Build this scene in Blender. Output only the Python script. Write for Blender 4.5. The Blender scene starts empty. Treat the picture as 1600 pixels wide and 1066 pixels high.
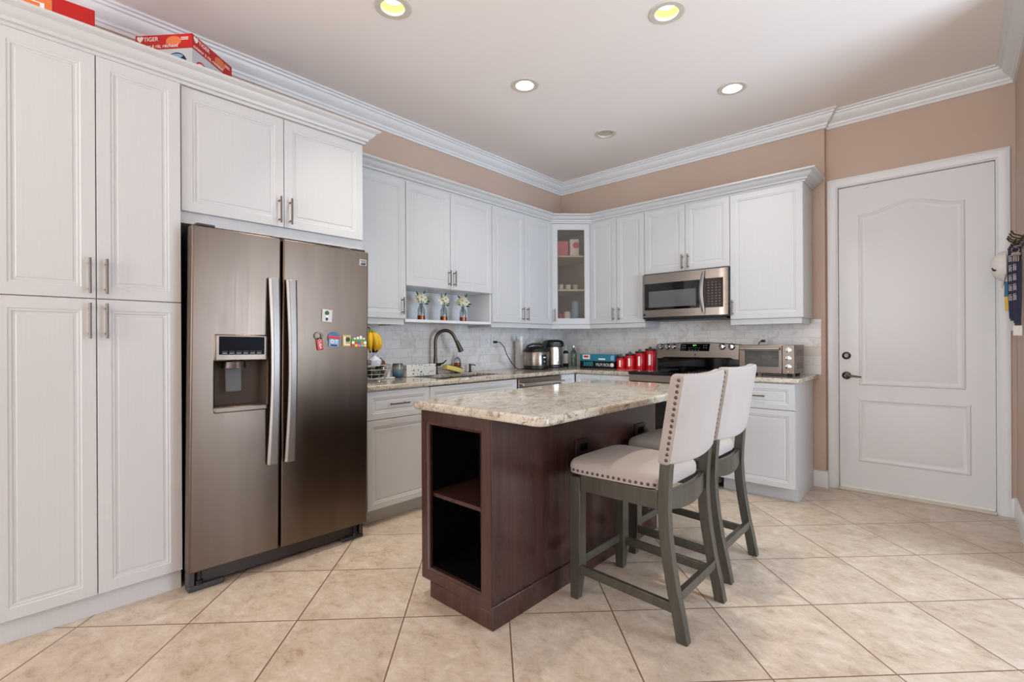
import bpy, bmesh, math, random
from mathutils import Matrix, Vector
C = bpy.context.scene.collection
sc = bpy.context.scene
PI = math.pi
random.seed(7)

# ------------------------------------------------------------------ camera, world, lights, exposure
cam_d = bpy.data.cameras.new('camera'); cam = bpy.data.objects.new('camera', cam_d); C.objects.link(cam)
YAW, ROLL = 0.74083, -0.00511
fw = Vector((-math.sin(YAW), math.cos(YAW), 0)); r0 = Vector((math.cos(YAW), math.sin(YAW), 0)); u0 = Vector((0, 0, 1))
rr = r0*math.cos(ROLL) + u0*math.sin(ROLL); uu = u0*math.cos(ROLL) - r0*math.sin(ROLL)
cam.matrix_world = Matrix(((rr.x, uu.x, -fw.x, 3.4215), (rr.y, uu.y, -fw.y, -4.6183), (rr.z, uu.z, -fw.z, 1.2019), (0, 0, 0, 1)))
cam_d.sensor_width = 36; cam_d.lens = 751.52*36/1600; cam_d.shift_y = 1.29/1600; cam_d.clip_start = .02
sc.camera = cam
sc.view_settings.view_transform = 'Standard'; sc.view_settings.look = 'None'
sc.view_settings.exposure = -0.25; sc.view_settings.gamma = 1.0; sc.view_settings.use_curve_mapping = False
w = bpy.data.worlds.new('world'); sc.world = w; w.use_nodes = True
w.node_tree.nodes['Background'].inputs[0].default_value = (.80, .90, 1.0, 1)
w.node_tree.nodes['Background'].inputs[1].default_value = 1.5

def area(name, loc, rot, sx, sy, power, col, spread=PI):
    d = bpy.data.lights.new(name, 'AREA'); d.shape = 'RECTANGLE'; d.size = sx; d.size_y = sy; d.energy = power; d.color = col; d.spread = spread
    o = bpy.data.objects.new(name, d); C.objects.link(o); o.location = loc; o.rotation_euler = rot
    return o
# daylight entering through the side wall's sliding doors, plus an added rear fill light
area('daylight_side', (6.02, -2.10, 1.25), (0, PI/2, 0), 2.3, 2.15, 230, (.72, .855, 1.0))
area('fill_rear', (1.95, -9.12, 1.45), (PI/2, 0, 0), 3.2, 2.5, 170, (.94, .97, 1.0))
# added fill lamps out of view, shining up to brighten the ceiling
area('ceiling_fill', (2.3, -7.7, 1.0), (PI, 0, 0), .5, .5, 100, (1.0, .96, .92))
area('ceiling_fill', (4.2, -6.6, 1.0), (PI, 0, 0), .5, .5, 60, (1.0, .96, .92))
LAMP_W = 5.5

# ------------------------------------------------------------------ helpers
def lin(c):
    c = c/255
    return c/12.92 if c <= .04045 else ((c+.055)/1.055)**2.4
def rgb(*c): return (lin(c[0]), lin(c[1]), lin(c[2]), 1)

class NT:
    def __init__(s, name):
        s.m = bpy.data.materials.new(name); s.m.use_nodes = True; s.t = s.m.node_tree
        s.p = s.t.nodes['Principled BSDF']
    def n(s, ty, **kw):
        o = s.t.nodes.new('ShaderNode'+ty)
        for k, v in kw.items(): setattr(o, k, v)
        return o
    def l(s, a, b): s.t.links.new(a, b)
    def math(s, op, a, b=None, c=None):
        o = s.n('Math', operation=op)
        for i, v in enumerate((a, b, c)):
            if v is None: continue
            if isinstance(v, (int, float)): o.inputs[i].default_value = v
            else: s.l(v, o.inputs[i])
        return o.outputs[0]
    def vm(s, op, a, b=None):
        o = s.n('VectorMath', operation=op)
        for i, v in enumerate((a, b)):
            if v is None: continue
            if isinstance(v, tuple): o.inputs[i].default_value = v
            else: s.l(v, o.inputs[i])
        return o.outputs[0]
    def pos(s): return s.n('NewGeometry').outputs['Position']
    def obj(s): return s.n('TexCoord').outputs['Object']
    def map(s, v, scale=(1, 1, 1), rot=(0, 0, 0), loc=(0, 0, 0)):
        o = s.n('Mapping'); s.l(v, o.inputs[0]); o.inputs['Scale'].default_value = scale
        o.inputs['Rotation'].default_value = rot; o.inputs['Location'].default_value = loc
        return o.outputs[0]
    def noise(s, v, scale, detail=3, rough=.55, dist=0):
        o = s.n('TexNoise'); s.l(v, o.inputs['Vector']); o.inputs['Scale'].default_value = scale
        o.inputs['Detail'].default_value = detail; o.inputs['Roughness'].default_value = rough; o.inputs['Distortion'].default_value = dist
        return o.outputs[0]
    def ramp(s, f, *stops):
        o = s.n('ValToRGB'); s.l(f, o.inputs[0]); e = o.color_ramp.elements
        while len(e) < len(stops): e.new(.5)
        for el, (p, c) in zip(e, stops): el.position = p; el.color = c if len(c) == 4 else (*c, 1)
        return o.outputs[0]
    def mix(s, f, a, b, bt='MIX'):
        o = s.n('Mix', data_type='RGBA', blend_type=bt)
        for i, v in ((0, f), (6, a), (7, b)):
            if isinstance(v, (int, float, tuple)): o.inputs[i].default_value = v
            else: s.l(v, o.inputs[i])
        return o.outputs[2]
    def col(s, c):
        if isinstance(c, tuple): s.p.inputs['Base Color'].default_value = c
        else: s.l(c, s.p.inputs['Base Color'])
    def bump(s, h, strength=.2, dist=.002):
        o = s.n('Bump'); o.inputs['Strength'].default_value = strength; o.inputs['Distance'].default_value = dist
        s.l(h, o.inputs['Height']); s.l(o.outputs[0], s.p.inputs['Normal'])
    def set(s, **kw):
        for k, v in kw.items():
            i = s.p.inputs[k.replace('_', ' ')]
            if hasattr(v, 'links') or hasattr(v, 'is_linked'): s.l(v, i)
            else: i.default_value = v
        return s

def plain(name, c, rough=.5, metal=0, **kw):
    t = NT(name); t.col(rgb(*c)); t.set(Roughness=rough, Metallic=metal)
    for k, v in kw.items(): t.set(**{k: v})
    return t.m
M = {}
M['steel_dark'] = plain('dark_metal', (92, 84, 78), .35, 1)
M['nickel'] = plain('brushed_nickel', (118, 108, 100), .3, 1)
M['chrome'] = plain('chrome', (225, 225, 225), .12, 1)
M['bronze'] = plain('oil_bronze', (92, 82, 72), .25, 1)
M['black'] = plain('black_plastic', (14, 14, 15), .4)
M['gloss_black'] = plain('black_glass', (6, 6, 8), .06)
M['grey_plastic'] = plain('charcoal_plastic', (58, 54, 55), .45)
M['trim'] = plain('white_trim_paint', (228, 229, 230), .35)
M['door_paint'] = plain('white_door_paint', (224, 225, 226), .38)
M['white_plastic'] = plain('white_plastic', (232, 232, 230), .35)
M['white_inside'] = plain('white_melamine', (226, 228, 230), .4)
M['cab_inside'] = plain('brown_melamine', (186, 168, 150), .5)
M['shelf_edge'] = plain('pale_shelf', (205, 185, 160), .5)
M['copper'] = plain('copper', (140, 84, 58), .3, 1)
M['petal'] = plain('petal', (240, 238, 205), .6)
M['flower_eye'] = plain('flower_eye', (190, 120, 40), .6)
M['leaf'] = plain('leaf', (38, 84, 38), .5)
M['red_gloss'] = plain('red_enamel', (190, 12, 24), .18)
M['red_print'] = plain('red_card', (186, 14, 14), .3)
M['card_grey'] = plain('grey_card', (196, 198, 200), .4)
M['orange_print'] = plain('orange_print', (222, 120, 66), .45)
M['ivory'] = plain('ivory_print', (240, 236, 228), .5)
M['teal_print'] = plain('teal_card', (40, 128, 150), .4)
M['black_print'] = plain('black_card', (16, 18, 22), .35)
M['cyan_print'] = plain('cyan_ink', (70, 176, 186), .5)
M['navy'] = plain('navy_ribbon', (22, 28, 64), .6)
M['blue'] = plain('blue_cloth', (70, 120, 160), .7)
M['yellow'] = plain('yellow_print', (232, 190, 70), .5)
M['red_soft'] = plain('red_print_soft', (205, 50, 60), .5)
M['pink'] = plain('pink_card', (226, 112, 134), .5)
M['cap_cloth'] = plain('cap_cloth', (226, 222, 216), .8)
M['banana'] = plain('banana_skin', (232, 182, 20), .45)
M['banana_green'] = plain('banana_stem', (120, 130, 30), .5)
M['banana_tip'] = plain('banana_tip', (50, 36, 20), .6)
M['avocado'] = plain('avocado_skin', (28, 44, 26), .45)
M['bag'] = plain('white_bag', (222, 226, 236), .35)
M['onion'] = plain('brown_skin', (90, 48, 30), .4)
M['sponge'] = plain('yellow_sponge', (236, 214, 120), .8)
M['green_dark'] = plain('green_scourer', (30, 96, 44), .85)
M['towel'] = plain('paper_towel', (218, 218, 216), .9)
M['magnet_green'] = plain('green_ink', (66, 150, 62), .5)
M['magnet_gold'] = plain('gold_ink', (190, 170, 110), .4)
M['sky_print'] = plain('light_blue_print', (130, 170, 205), .5)
M['amber'] = plain('amber_soap', (226, 110, 20), .15, 0)
M['bulb'] = NT('lit_bulb').set(Base_Color=(.8, .8, .8, 1), Emission_Color=(1, .97, .92, 1), Emission_Strength=4.0).m
M['gold_baffle'] = plain('baffle', (214, 196, 120), .4)
M['white_baffle'] = plain('white_baffle', (232, 234, 228), .4)
M['trim_ring'] = plain('trim_ring', (206, 200, 188), .5)
M['screen_black'] = NT('dark_screen').set(Base_Color=rgb(8,8,10), Roughness=.3, Specular_IOR_Level=.04).m
M['recess_brown'] = plain('recess_lining', (74, 60, 50), .7, 0)
M['cooktop'] = plain('ceramic_glass', (7, 7, 9), .04)
M['outlet_brown'] = plain('brown_cover', (46, 28, 26), .35)
M['display_green'] = NT('green_digits').set(Emission_Color=rgb(60, 255, 90), Emission_Strength=1.5).m
M['label_text'] = plain('pale_marking', (150, 156, 162), .5)

def glass(name, c, rough=.02, ior=1.45, alpha=.0):
    t = NT(name); t.col(rgb(*c)); t.set(Roughness=rough, IOR=ior, Transmission_Weight=1.0)
    return t.m
M['clear_glass'] = glass('clear_glass', (214, 220, 218))
M['green_glass'] = glass('green_glass', (176, 200, 176), .05)
def pane(name, c, clear):       # thin glazing: mostly see-through with a soft reflection
    t = NT(name); t.col(rgb(*c)); t.set(Roughness=.12)
    tr = t.n('BsdfTransparent'); tr.inputs[0].default_value = rgb(*c)
    mx = t.n('MixShader'); mx.inputs[0].default_value = clear
    t.l(t.p.outputs[0], mx.inputs[1]); t.l(tr.outputs[0], mx.inputs[2])
    t.l(mx.outputs[0], t.t.nodes['Material Output'].inputs[0])
    return t.m
M['cab_glass'] = pane('cabinet_glass', (238, 234, 228), .93)
M['oven_glass'] = pane('oven_glass', (215, 215, 212), .9)
M['window_glass'] = pane('window_glass', (250, 252, 255), .95)

def m_cabinet():
    t = NT('white_thermofoil'); v = t.obj()
    n = t.noise(t.map(v, (140, 140, 5)), 1.0, 4, .6, .4)
    t.col(t.ramp(n, (.3, rgb(199, 200, 200)), (.7, rgb(202, 203, 203))))
    t.set(Roughness=.33); t.bump(n, .05, .0008)
    return t.m
M['cabinet'] = m_cabinet()

def m_wall():
    t = NT('beige_wall_paint'); v = t.pos()
    n = t.noise(v, 60, 3)
    n2 = t.noise(v, 1.2, 2)
    t.col(t.ramp(n2, (.3, rgb(196, 172, 155)), (.7, rgb(201, 178, 162)))); t.set(Roughness=.75); t.bump(n, .12, .003)
    return t.m
M['wall'] = m_wall()
M['white_wall'] = plain('white_wall_paint', (225, 222, 218), .8)
def m_ceiling():
    t = NT('ceiling_paint'); v = t.pos(); n = t.noise(v, 45, 4, .6)
    t.col(rgb(240, 233, 229)); t.set(Roughness=.85); t.bump(n, .15, .004)
    return t.m
M['ceiling'] = m_ceiling()

def m_floor():
    t = NT('travertine_tile'); v = t.pos()
    g = t.vm('SUBTRACT', v, (1.0011, -4.0382, 0))
    g = t.map(g, (1/.4589, 1/.4589, 1), (0, 0, -PI/4))
    # mapping rotates after scale: both uniform in x,y
    fr = t.vm('FRACTION', g); fl = t.vm('FLOOR', g)
    sp = t.n('SeparateXYZ'); t.l(fr, sp.inputs[0])
    ax = t.math('ABSOLUTE', t.math('SUBTRACT', sp.outputs[0], .5)); ay = t.math('ABSOLUTE', t.math('SUBTRACT', sp.outputs[1], .5))
    mx = t.math('MAXIMUM', ax, ay)
    grout = t.math('GREATER_THAN', mx, .4935)
    wn = t.n('TexWhiteNoise', noise_dimensions='3D'); t.l(fl, wn.inputs['Vector'])
    off = t.vm('MULTIPLY', wn.outputs['Color'], (13., 17., 5.))
    vv = t.vm('ADD', v, off)
    n1 = t.noise(vv, 3.6, 8, .70, .35); n2 = t.noise(t.map(vv, (1, 1.35, 1), (0, 0, .6)), 11, 9, .80, .3); n3 = t.noise(vv, 60, 3, .6)
    c1 = t.ramp(n1, (.30, rgb(172, 151, 130)), (.5, rgb(196, 178, 158)), (.72, rgb(212, 199, 183)))
    c2 = t.ramp(n2, (.36, rgb(148, 122, 100)), (.45, rgb(190, 171, 150)), (.55, rgb(206, 191, 173)), (.66, rgb(226, 216, 203)))
    c = t.mix(.55, c1, c2)
    tint = t.ramp(wn.outputs['Value'], (0, (.93, .925, .92, 1)), (1, (1.03, 1.03, 1.03, 1)))
    c = t.mix(1.0, c, tint, 'MULTIPLY')
    c = t.mix(grout, c, rgb(118, 92, 74))
    t.col(c)
    t.set(Roughness=t.math('ADD', t.math('MULTIPLY', n1, .18), .22))
    h = t.math('SUBTRACT', t.math('ADD', t.math('MULTIPLY', n2, .25), t.math('MULTIPLY', n3, .1)), grout)
    t.bump(h, .25, .003)
    return t.m
M['floor'] = m_floor()

def m_granite():
    t = NT('cream_granite'); v = t.pos()
    st = t.map(v, (1, .62, 1), (0, 0, .35))
    n1 = t.noise(st, 24, 9, .76, 1.0); n2 = t.noise(st, 55, 6, .7, .8); n3 = t.noise(v, 5, 4, .6, .6); n4 = t.noise(v, 130, 3, .6)
    base = t.ramp(n3, (.35, rgb(178, 166, 148)), (.65, rgb(204, 198, 184)))
    c = t.mix(t.ramp(n1, (.41, (1, 1, 1)), (.49, (0, 0, 0))), base, rgb(146, 128, 108))
    c = t.mix(t.ramp(n1, (.32, (1, 1, 1)), (.40, (0, 0, 0))), c, rgb(74, 64, 56))
    c = t.mix(t.ramp(n2, (.60, (0, 0, 0)), (.68, (1, 1, 1))), c, rgb(232, 228, 218))
    c = t.mix(t.ramp(n4, (.33, (.9, .9, .9)), (.40, (0, 0, 0))), c, rgb(84, 78, 70))
    t.col(c); t.set(Roughness=.09)
    return t.m
M['granite'] = m_granite()

def m_splash():
    t = NT('marble_subway_tile'); v = t.pos(); sp = t.n('SeparateXYZ'); t.l(v, sp.inputs[0])
    u = t.math('SUBTRACT', sp.outputs[0], sp.outputs[1]); cb = t.n('CombineXYZ'); t.l(u, cb.inputs[0]); t.l(t.math('SUBTRACT', sp.outputs[2], .921), cb.inputs[1])
    b = t.n('TexBrick'); t.l(cb.outputs[0], b.inputs['Vector']); b.inputs['Scale'].default_value = 1.0
    b.inputs['Brick Width'].default_value = .152; b.inputs['Row Height'].default_value = .076; b.inputs['Mortar Size'].default_value = .0012; b.inputs['Mortar Smooth'].default_value = .1
    b.inputs['Color1'].default_value = (0, 0, 0, 1); b.inputs['Color2'].default_value = (1, 1, 1, 1); b.inputs['Mortar'].default_value = (.5, .5, .5, 1)
    bw = t.n('RGBToBW'); t.l(b.outputs['Color'], bw.inputs[0])
    n = t.noise(v, 9, 6, .65, 1.2)
    c = t.ramp(bw.outputs[0], (0, rgb(234, 232, 229)), (.6, rgb(240, 239, 237)), (.9, rgb(235, 231, 225)), (1, rgb(224, 215, 206)))
    c = t.mix(t.ramp(n, (.35, (.5, .5, .5)), (.5, (0, 0, 0))), c, rgb(196, 188, 180))
    c = t.mix(b.outputs['Fac'], c, rgb(196, 192, 188))
    t.col(c); t.set(Roughness=.3); t.bump(t.math('SUBTRACT', 1.0, b.outputs['Fac']), .25, .0015)
    return t.m
M['splash'] = m_splash()

def m_steel(name, c, vertical=True, rough=.27):
    t = NT(name); v = t.obj()
    s = (90, 90, 1.2) if vertical else (1.5, 1.5, 140)
    n = t.noise(t.map(v, s), 1.0, 4, .6); n2 = t.noise(t.map(v, (7, 7, .5) if vertical else (.5, .5, 7)), 1.0, 4, .6)
    sm = t.noise(v, 6, 5, .6)
    t.col(t.mix(t.ramp(n2, (.35, (0, 0, 0)), (.75, (.6, .6, .6))), rgb(*c), rgb(*[min(255, int(q*1.16)) for q in c])))  # long streaks in the colour stand for smudges and streaked reflections
    t.set(Metallic=1.0, Roughness=t.math('ADD', t.math('MULTIPLY', t.math('ADD', n, sm), .10), rough-.1))
    t.bump(n, .05, .001)
    return t.m
M['steel'] = m_steel('fridge_steel', (112, 98, 87), True, .33)
M['steel_h'] = m_steel('appliance_steel', (150, 140, 131), False, .3)
M['steel_brown'] = m_steel('toaster_steel', (112, 101, 92), False, .3)
M['steel_light'] = m_steel('handle_steel', (146, 141, 137), True, .42)

def m_wood(name, dark, light, scale, rough, axis='z', coat=0.0):
    t = NT(name); v = t.obj()
    s = {'z': (22, 22, 1.6), 'x': (1.6, 22, 22), 'y': (22, 1.6, 22)}[axis]
    n = t.noise(t.map(v, tuple(q*scale for q in s)), 1.0, 6, .65, .5)
    t.col(t.ramp(n, (.3, rgb(*dark)), (.72, rgb(*light)))); t.set(Roughness=rough, Coat_Weight=coat, Coat_Roughness=.2)
    t.bump(n, .08, .001)
    return t.m
M['espresso'] = m_wood('espresso_wood', (54, 32, 28), (74, 46, 40), 1.0, .27, 'z', .2)
M['espresso_shaded'] = m_wood('espresso_bay_shade', (9, 6, 6), (14, 9, 9), 1.4, .4, 'z')  # shade of the shelf bay put into a near-black wood colour
M['stool_wood'] = m_wood('grey_washed_wood', (60, 56, 48), (78, 74, 64), 1.2, .3, 'z')
def m_fabric():
    t = NT('linen_fabric'); v = t.obj()
    wv = t.noise(t.map(v, (500, 500, 500)), 1.0, 2); n = t.noise(v, 7, 3)
    t.col(t.mix(t.ramp(n, (.4, (.0, .0, .0)), (.8, (.5, .5, .5))), rgb(170, 160, 153), rgb(158, 146, 137)))
    t.set(Roughness=.9, Sheen_Weight=.2); t.bump(wv, .25, .001)
    return t.m
M['fabric'] = m_fabric()
def m_speckle():                # white box printed with little green and blue leaves
    t = NT('leaf_print'); v = t.obj(); vo = t.n('TexVoronoi'); t.l(v, vo.inputs['Vector']); vo.inputs['Scale'].default_value = 42
    k = t.math('LESS_THAN', vo.outputs['Distance'], .30)
    wn = t.n('TexWhiteNoise', noise_dimensions='3D'); t.l(vo.outputs['Position'], wn.inputs['Vector'])
    c = t.ramp(wn.outputs['Value'], (0, rgb(40, 70, 120)), (.35, rgb(40, 110, 60)), (.6, rgb(150, 190, 70)), (.8, rgb(90, 140, 190)))
    k2 = t.math('MULTIPLY', k, t.math('GREATER_THAN', wn.outputs['Value'], .12))
    t.col(t.mix(k2, rgb(232, 230, 222), c)); t.set(Roughness=.4)
    return t.m
M['leaf_print'] = m_speckle()
def m_tumbler():
    t = NT('smoky_glass'); sp = t.n('SeparateXYZ'); t.l(t.obj(), sp.inputs[0])
    t.col(t.ramp(t.math('MULTIPLY', sp.outputs[2], 9.0), (0, rgb(40, 66, 84)), (.45, rgb(96, 128, 140)), (.7, rgb(150, 150, 140)), (1, rgb(70, 66, 66))))
    t.set(Roughness=.08); return t.m
M['tumbler'] = m_tumbler()

# ---- meshes
class MB:
    def __init__(s): s.v = []; s.f = []
    def add(s, vs, fs):
        b = len(s.v); s.v += [tuple(q) for q in vs]; s.f += [tuple(b+i for i in f) for f in fs]; return s
    def box(s, x0, x1, y0, y1, z0, z1):
        if x0 > x1: x0, x1 = x1, x0
        if y0 > y1: y0, y1 = y1, y0
        if z0 > z1: z0, z1 = z1, z0
        return s.add([(x0, y0, z0), (x1, y0, z0), (x1, y1, z0), (x0, y1, z0), (x0, y0, z1), (x1, y0, z1), (x1, y1, z1), (x0, y1, z1)],
                     [(0, 3, 2, 1), (4, 5, 6, 7), (0, 1, 5, 4), (1, 2, 6, 5), (2, 3, 7, 6), (3, 0, 4, 7)])
    def ring_loft(s, rings, cap0=True, cap1=True, closed=True):
        n = len(rings[0]); b = len(s.v)
        for r in rings: s.v += [tuple(q) for q in r]
        for i in range(len(rings)-1):
            for j in range(n if closed else n-1):
                k = (j+1) % n
                s.f.append((b+i*n+j, b+i*n+k, b+(i+1)*n+k, b+(i+1)*n+j))
        if cap0: s.f.append(tuple(b+j for j in reversed(range(n))))
        if cap1: s.f.append(tuple(b+(len(rings)-1)*n+j for j in range(n)))
        return s
    def lathe(s, prof, c=(0, 0, 0), n=24, axis='z'):
        rings = []
        for r, h in prof:
            ring = []
            for j in range(n):
                a = 2*PI*j/n; x, y = max(r, 1e-5)*math.cos(a), max(r, 1e-5)*math.sin(a)
                ring.append({'z': (c[0]+x, c[1]+y, c[2]+h), 'y': (c[0]+x, c[1]-h, c[2]+y), 'x': (c[0]+h, c[1]+x, c[2]+y)}[axis])
            rings.append(ring)
        if prof[0][0] > 1e-4 and prof[-1][0] > 1e-4: return s.ring_loft(rings+[rings[0]], False, False)
        return s.ring_loft(rings)
    def tube(s, pts, r, n=10, flat=None):
        pts = [Vector(p) for p in pts]; rings = []; up = None
        for i, p in enumerate(pts):
            t = (pts[min(i+1, len(pts)-1)]-pts[max(i-1, 0)]).normalized()
            if up is None:
                up = Vector((0, 0, 1)) if abs(t.z) < .9 else Vector((1, 0, 0))
            a = t.cross(up).normalized(); b = a.cross(t).normalized(); up = b
            rad = r[i] if isinstance(r, (list, tuple)) else r
            rings.append([p + a*math.cos(2*PI*j/n)*rad + b*math.sin(2*PI*j/n)*rad*(flat or 1) for j in range(n)])
        return s.ring_loft(rings)
    def prism(s, poly, z0, z1):     # poly in xy
        n = len(poly); return s.ring_loft([[(x, y, z0) for x, y in poly], [(x, y, z1) for x, y in poly]])
    def bar(s, a, b, wx, wy):       # box-section member between two points (sections stay horizontal)
        def sec(p, wx, wy): return [(p[0]-wx/2, p[1]-wy/2, p[2]), (p[0]+wx/2, p[1]-wy/2, p[2]), (p[0]+wx/2, p[1]+wy/2, p[2]), (p[0]-wx/2, p[1]+wy/2, p[2])]
        return s.ring_loft([sec(a, wx, wy), sec(b, wx, wy)])
    def panel(s, x0, x1, z0, z1, yf, t=.02, fr=.056, depth=.006):     # framed cabinet front, facing -y
        loops = [(0, t), (0, .002), (.002, 0), (fr-.008, 0), (fr-.004, .0025), (fr+.004, .0025), (fr+.007, depth), (fr+.016, depth), (fr+.019, depth-.002)]
        rings = []
        for i, d in loops: rings.append([(x0+i, yf+d, z0+i), (x1-i, yf+d, z0+i), (x1-i, yf+d, z1-i), (x0+i, yf+d, z1-i)])
        return s.ring_loft(rings)
    def sweep(s, path, prof, cap=True):     # profile (out, z) swept along xy path, out = to the right of travel, mitred
        P = [Vector((a, b)) for a, b in path]; rings = []
        for i, p in enumerate(P):
            ds = []
            if i > 0: ds.append((P[i]-P[i-1]).normalized())
            if i < len(P)-1: ds.append((P[i+1]-P[i]).normalized())
            ns = [Vector((d.y, -d.x)) for d in ds]
            if len(ns) == 1: m = ns[0]
            else:
                m = (ns[0]+ns[1]); m = m / max(1e-6, (1+ns[0].dot(ns[1])))
            rings.append([(p.x+m.x*o, p.y+m.y*o, z) for o, z in prof])
        return s.ring_loft(rings, cap, cap)
    def cells(s, xs, ys, keep, z0, z1):     # slab on a grid of cells, with holes
        idx = {}
        def vid(i, j, k):
            if (i, j, k) not in idx: idx[(i, j, k)] = len(s.v); s.v.append((xs[i], ys[j], z1 if k else z0))
            return idx[(i, j, k)]
        nx, ny = len(xs)-1, len(ys)-1
        K = {(i, j): keep((xs[i]+xs[i+1])/2, (ys[j]+ys[j+1])/2) for i in range(nx) for j in range(ny)}
        for (i, j), kp in K.items():
            if not kp: continue
            s.f.append((vid(i, j, 1), vid(i+1, j, 1), vid(i+1, j+1, 1), vid(i, j+1, 1)))
            s.f.append((vid(i, j, 0), vid(i, j+1, 0), vid(i+1, j+1, 0), vid(i+1, j, 0)))
            for (a, b, di, dj) in (((i, j), (i+1, j), 0, -1), ((i+1, j), (i+1, j+1), 1, 0), ((i+1, j+1), (i, j+1), 0, 1), ((i, j+1), (i, j), -1, 0)):
                if not K.get((i+di, j+dj), False):
                    s.f.append((vid(*a, 0), vid(*b, 0), vid(*b, 1), vid(*a, 1)))
        return s
    def xform(s, mat, start=0):
        for i in range(start, len(s.v)): s.v[i] = tuple(mat @ Vector(s.v[i]))
        return s
    def build(s, name, mat, parent=None, bevel=0, seg=2, smooth=35, sub=0):
        me = bpy.data.meshes.new(name); me.from_pydata(s.v, [], s.f)
        bm = bmesh.new(); bm.from_mesh(me); bmesh.ops.recalc_face_normals(bm, faces=bm.faces); bm.to_mesh(me); bm.free()
        me.materials.append(M[mat] if isinstance(mat, str) else mat)
        if smooth:
            me.shade_smooth(); me.set_sharp_from_angle(angle=math.radians(smooth))
        o = bpy.data.objects.new(name, me); C.objects.link(o)
        if parent: o.parent = parent
        if bevel:
            b = o.modifiers.new('bevel', 'BEVEL'); b.width = bevel; b.segments = seg; b.limit_method = 'ANGLE'; b.angle_limit = math.radians(35); b.harden_normals = False
        if sub:
            b = o.modifiers.new('sub', 'SUBSURF'); b.levels = sub; b.render_levels = sub
        return o
def box(*a): return MB().box(*a)
def tag(o, label=None, cat=None, group=None, kind=None):
    if label: o['label'] = label
    if cat: o['category'] = cat
    if group: o['group'] = group
    if kind: o['kind'] = kind
    return o
def thing(name, label, cat, loc=(0, 0, 0), rz=0, group=None, kind=None):
    o = bpy.data.objects.new(name, None); C.objects.link(o); o.empty_display_size = .1
    o.location = loc; o.rotation_euler = (0, 0, rz)
    return tag(o, label, cat, group, kind)
def struct(o): o['kind'] = 'structure'; return o
def copy_tree(o, parent=None):
    c = o.copy(); C.objects.link(c)
    if parent is not None: c.parent = parent
    for ch in list(o.children): copy_tree(ch, c)
    return c
def text(s, size, parent, mat, loc, rot, name='lettering', align='CENTER', ext=.0006, shear=0, sx=1):
    cu = bpy.data.curves.new(name, 'FONT'); cu.body = s; cu.size = size; cu.align_x = align; cu.align_y = 'CENTER'; cu.extrude = ext; cu.shear = shear
    cu.materials.append(M[mat]); o = bpy.data.objects.new(name, cu); C.objects.link(o); o.parent = parent
    me = bpy.data.meshes.new_from_object(o); me.name = name; me.materials.clear(); me.materials.append(M[mat])
    bpy.data.objects.remove(o); bpy.data.curves.remove(cu)
    o = bpy.data.objects.new(name, me); C.objects.link(o); o.parent = parent
    o.location = loc; o.rotation_euler = rot; o.scale = (sx, 1, 1)
    return o
FRONT = (PI/2, 0, 0)            # text on a face that looks along -y of its parent
R90 = PI/2

# ------------------------------------------------------------------ the room
H = 3.05
XR, REC, XJ = 3.742, .056, 2.660
LIGHTS = [(1.155, -3.10), (2.245, -2.03), (1.16, -1.996), (2.242, -.928)]
SPK = (1.154, -.894)
struct(box(-.15, 7.3, -9.3, .3, -.05, 0).build('floor', 'floor', smooth=0))
holes = LIGHTS + [SPK]
def grid(vals, lo, hi): return sorted(set([lo, hi] + [round(q, 4) for v in vals for q in (v-.066, v+.066)]))
xs = grid([h[0] for h in holes], -.15, 7.3); ys = grid([h[1] for h in holes], -9.3, .3)
cm = MB().cells(xs, ys, lambda x, y: not any(abs(x-a) < .066 and abs(y-b) < .066 for a, b in holes), H, H+.04)
struct(cm.build('ceiling', 'ceiling', smooth=0))
struct(box(-.12, 0, -9.2, .2, 0, H).build('wall_left', 'wall', smooth=0))
DX0, DX1, DH = 2.740, 3.646, 2.436
wb = MB().box(0, XJ, 0, .2, 0, H).box(XJ, DX0-.02, REC, .2, 0, H).box(DX1+.02, XR+.12, REC, .2, 0, H).box(DX0-.02, DX1+.02, REC, .2, DH+.02, H)
struct(wb.build('wall_back', 'wall', smooth=0))
struct(box(XR, XR+.12, -1.08, REC, 0, H).build('wall_right', 'wall', smooth=0))
# the living space beyond the kitchen (behind the camera): it carries the side glazed doors, an added rear window and a light-blocking wall
struct(MB().box(XR+.12, 6.1, -.12, 0, 0, H).build('wall_living', 'white_wall', smooth=0))
struct(MB().box(5.98, 6.1, -.98, -.12, 0, H).box(5.98, 6.1, -9.2, -3.22, 0, H).box(5.98, 6.1, -3.22, -.98, 2.45, H).build('wall_side', 'white_wall', smooth=0))
struct(MB().box(0, .25, -9.2, -9.05, 0, H).box(3.6, 6.1, -9.2, -9.05, 0, H).box(.25, 3.6, -9.2, -9.05, 2.75, H).box(.25, 3.6, -9.2, -9.05, 0, .12).build('wall_rear', 'white_wall', smooth=0))
struct(box(4.75, 4.87, -9.05, -2.75, 0, H).build('wall_light_blocker', 'wall', smooth=0))  # unseen wall, added to keep side daylight off the pantry
wn = thing('window_1', None, None, kind='structure')
fm = MB()
for y in (-3.22, -2.13, -1.04): fm.box(5.94, 5.99, y, y+.06, 0, 2.45)
fm.box(5.94, 5.99, -3.22, -.98, 2.39, 2.45).box(5.94, 5.99, -3.22, -.98, 0, .06)
fm.build('window_frame', 'trim', wn)
box(5.96, 5.966, -3.17, -1.03, .05, 2.4).build('pane', 'window_glass', wn, smooth=0)
wn = thing('added_window', None, None, kind='structure')  # unseen rear window, added to let the fill light in
fm = MB()
for x in (.25, 1.9, 3.54): fm.box(x, x+.06, -9.08, -9.02, .12, 2.75)
fm.box(.25, 3.6, -9.08, -9.02, 2.69, 2.75).box(.25, 3.6, -9.08, -9.02, .12, .18)
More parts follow.
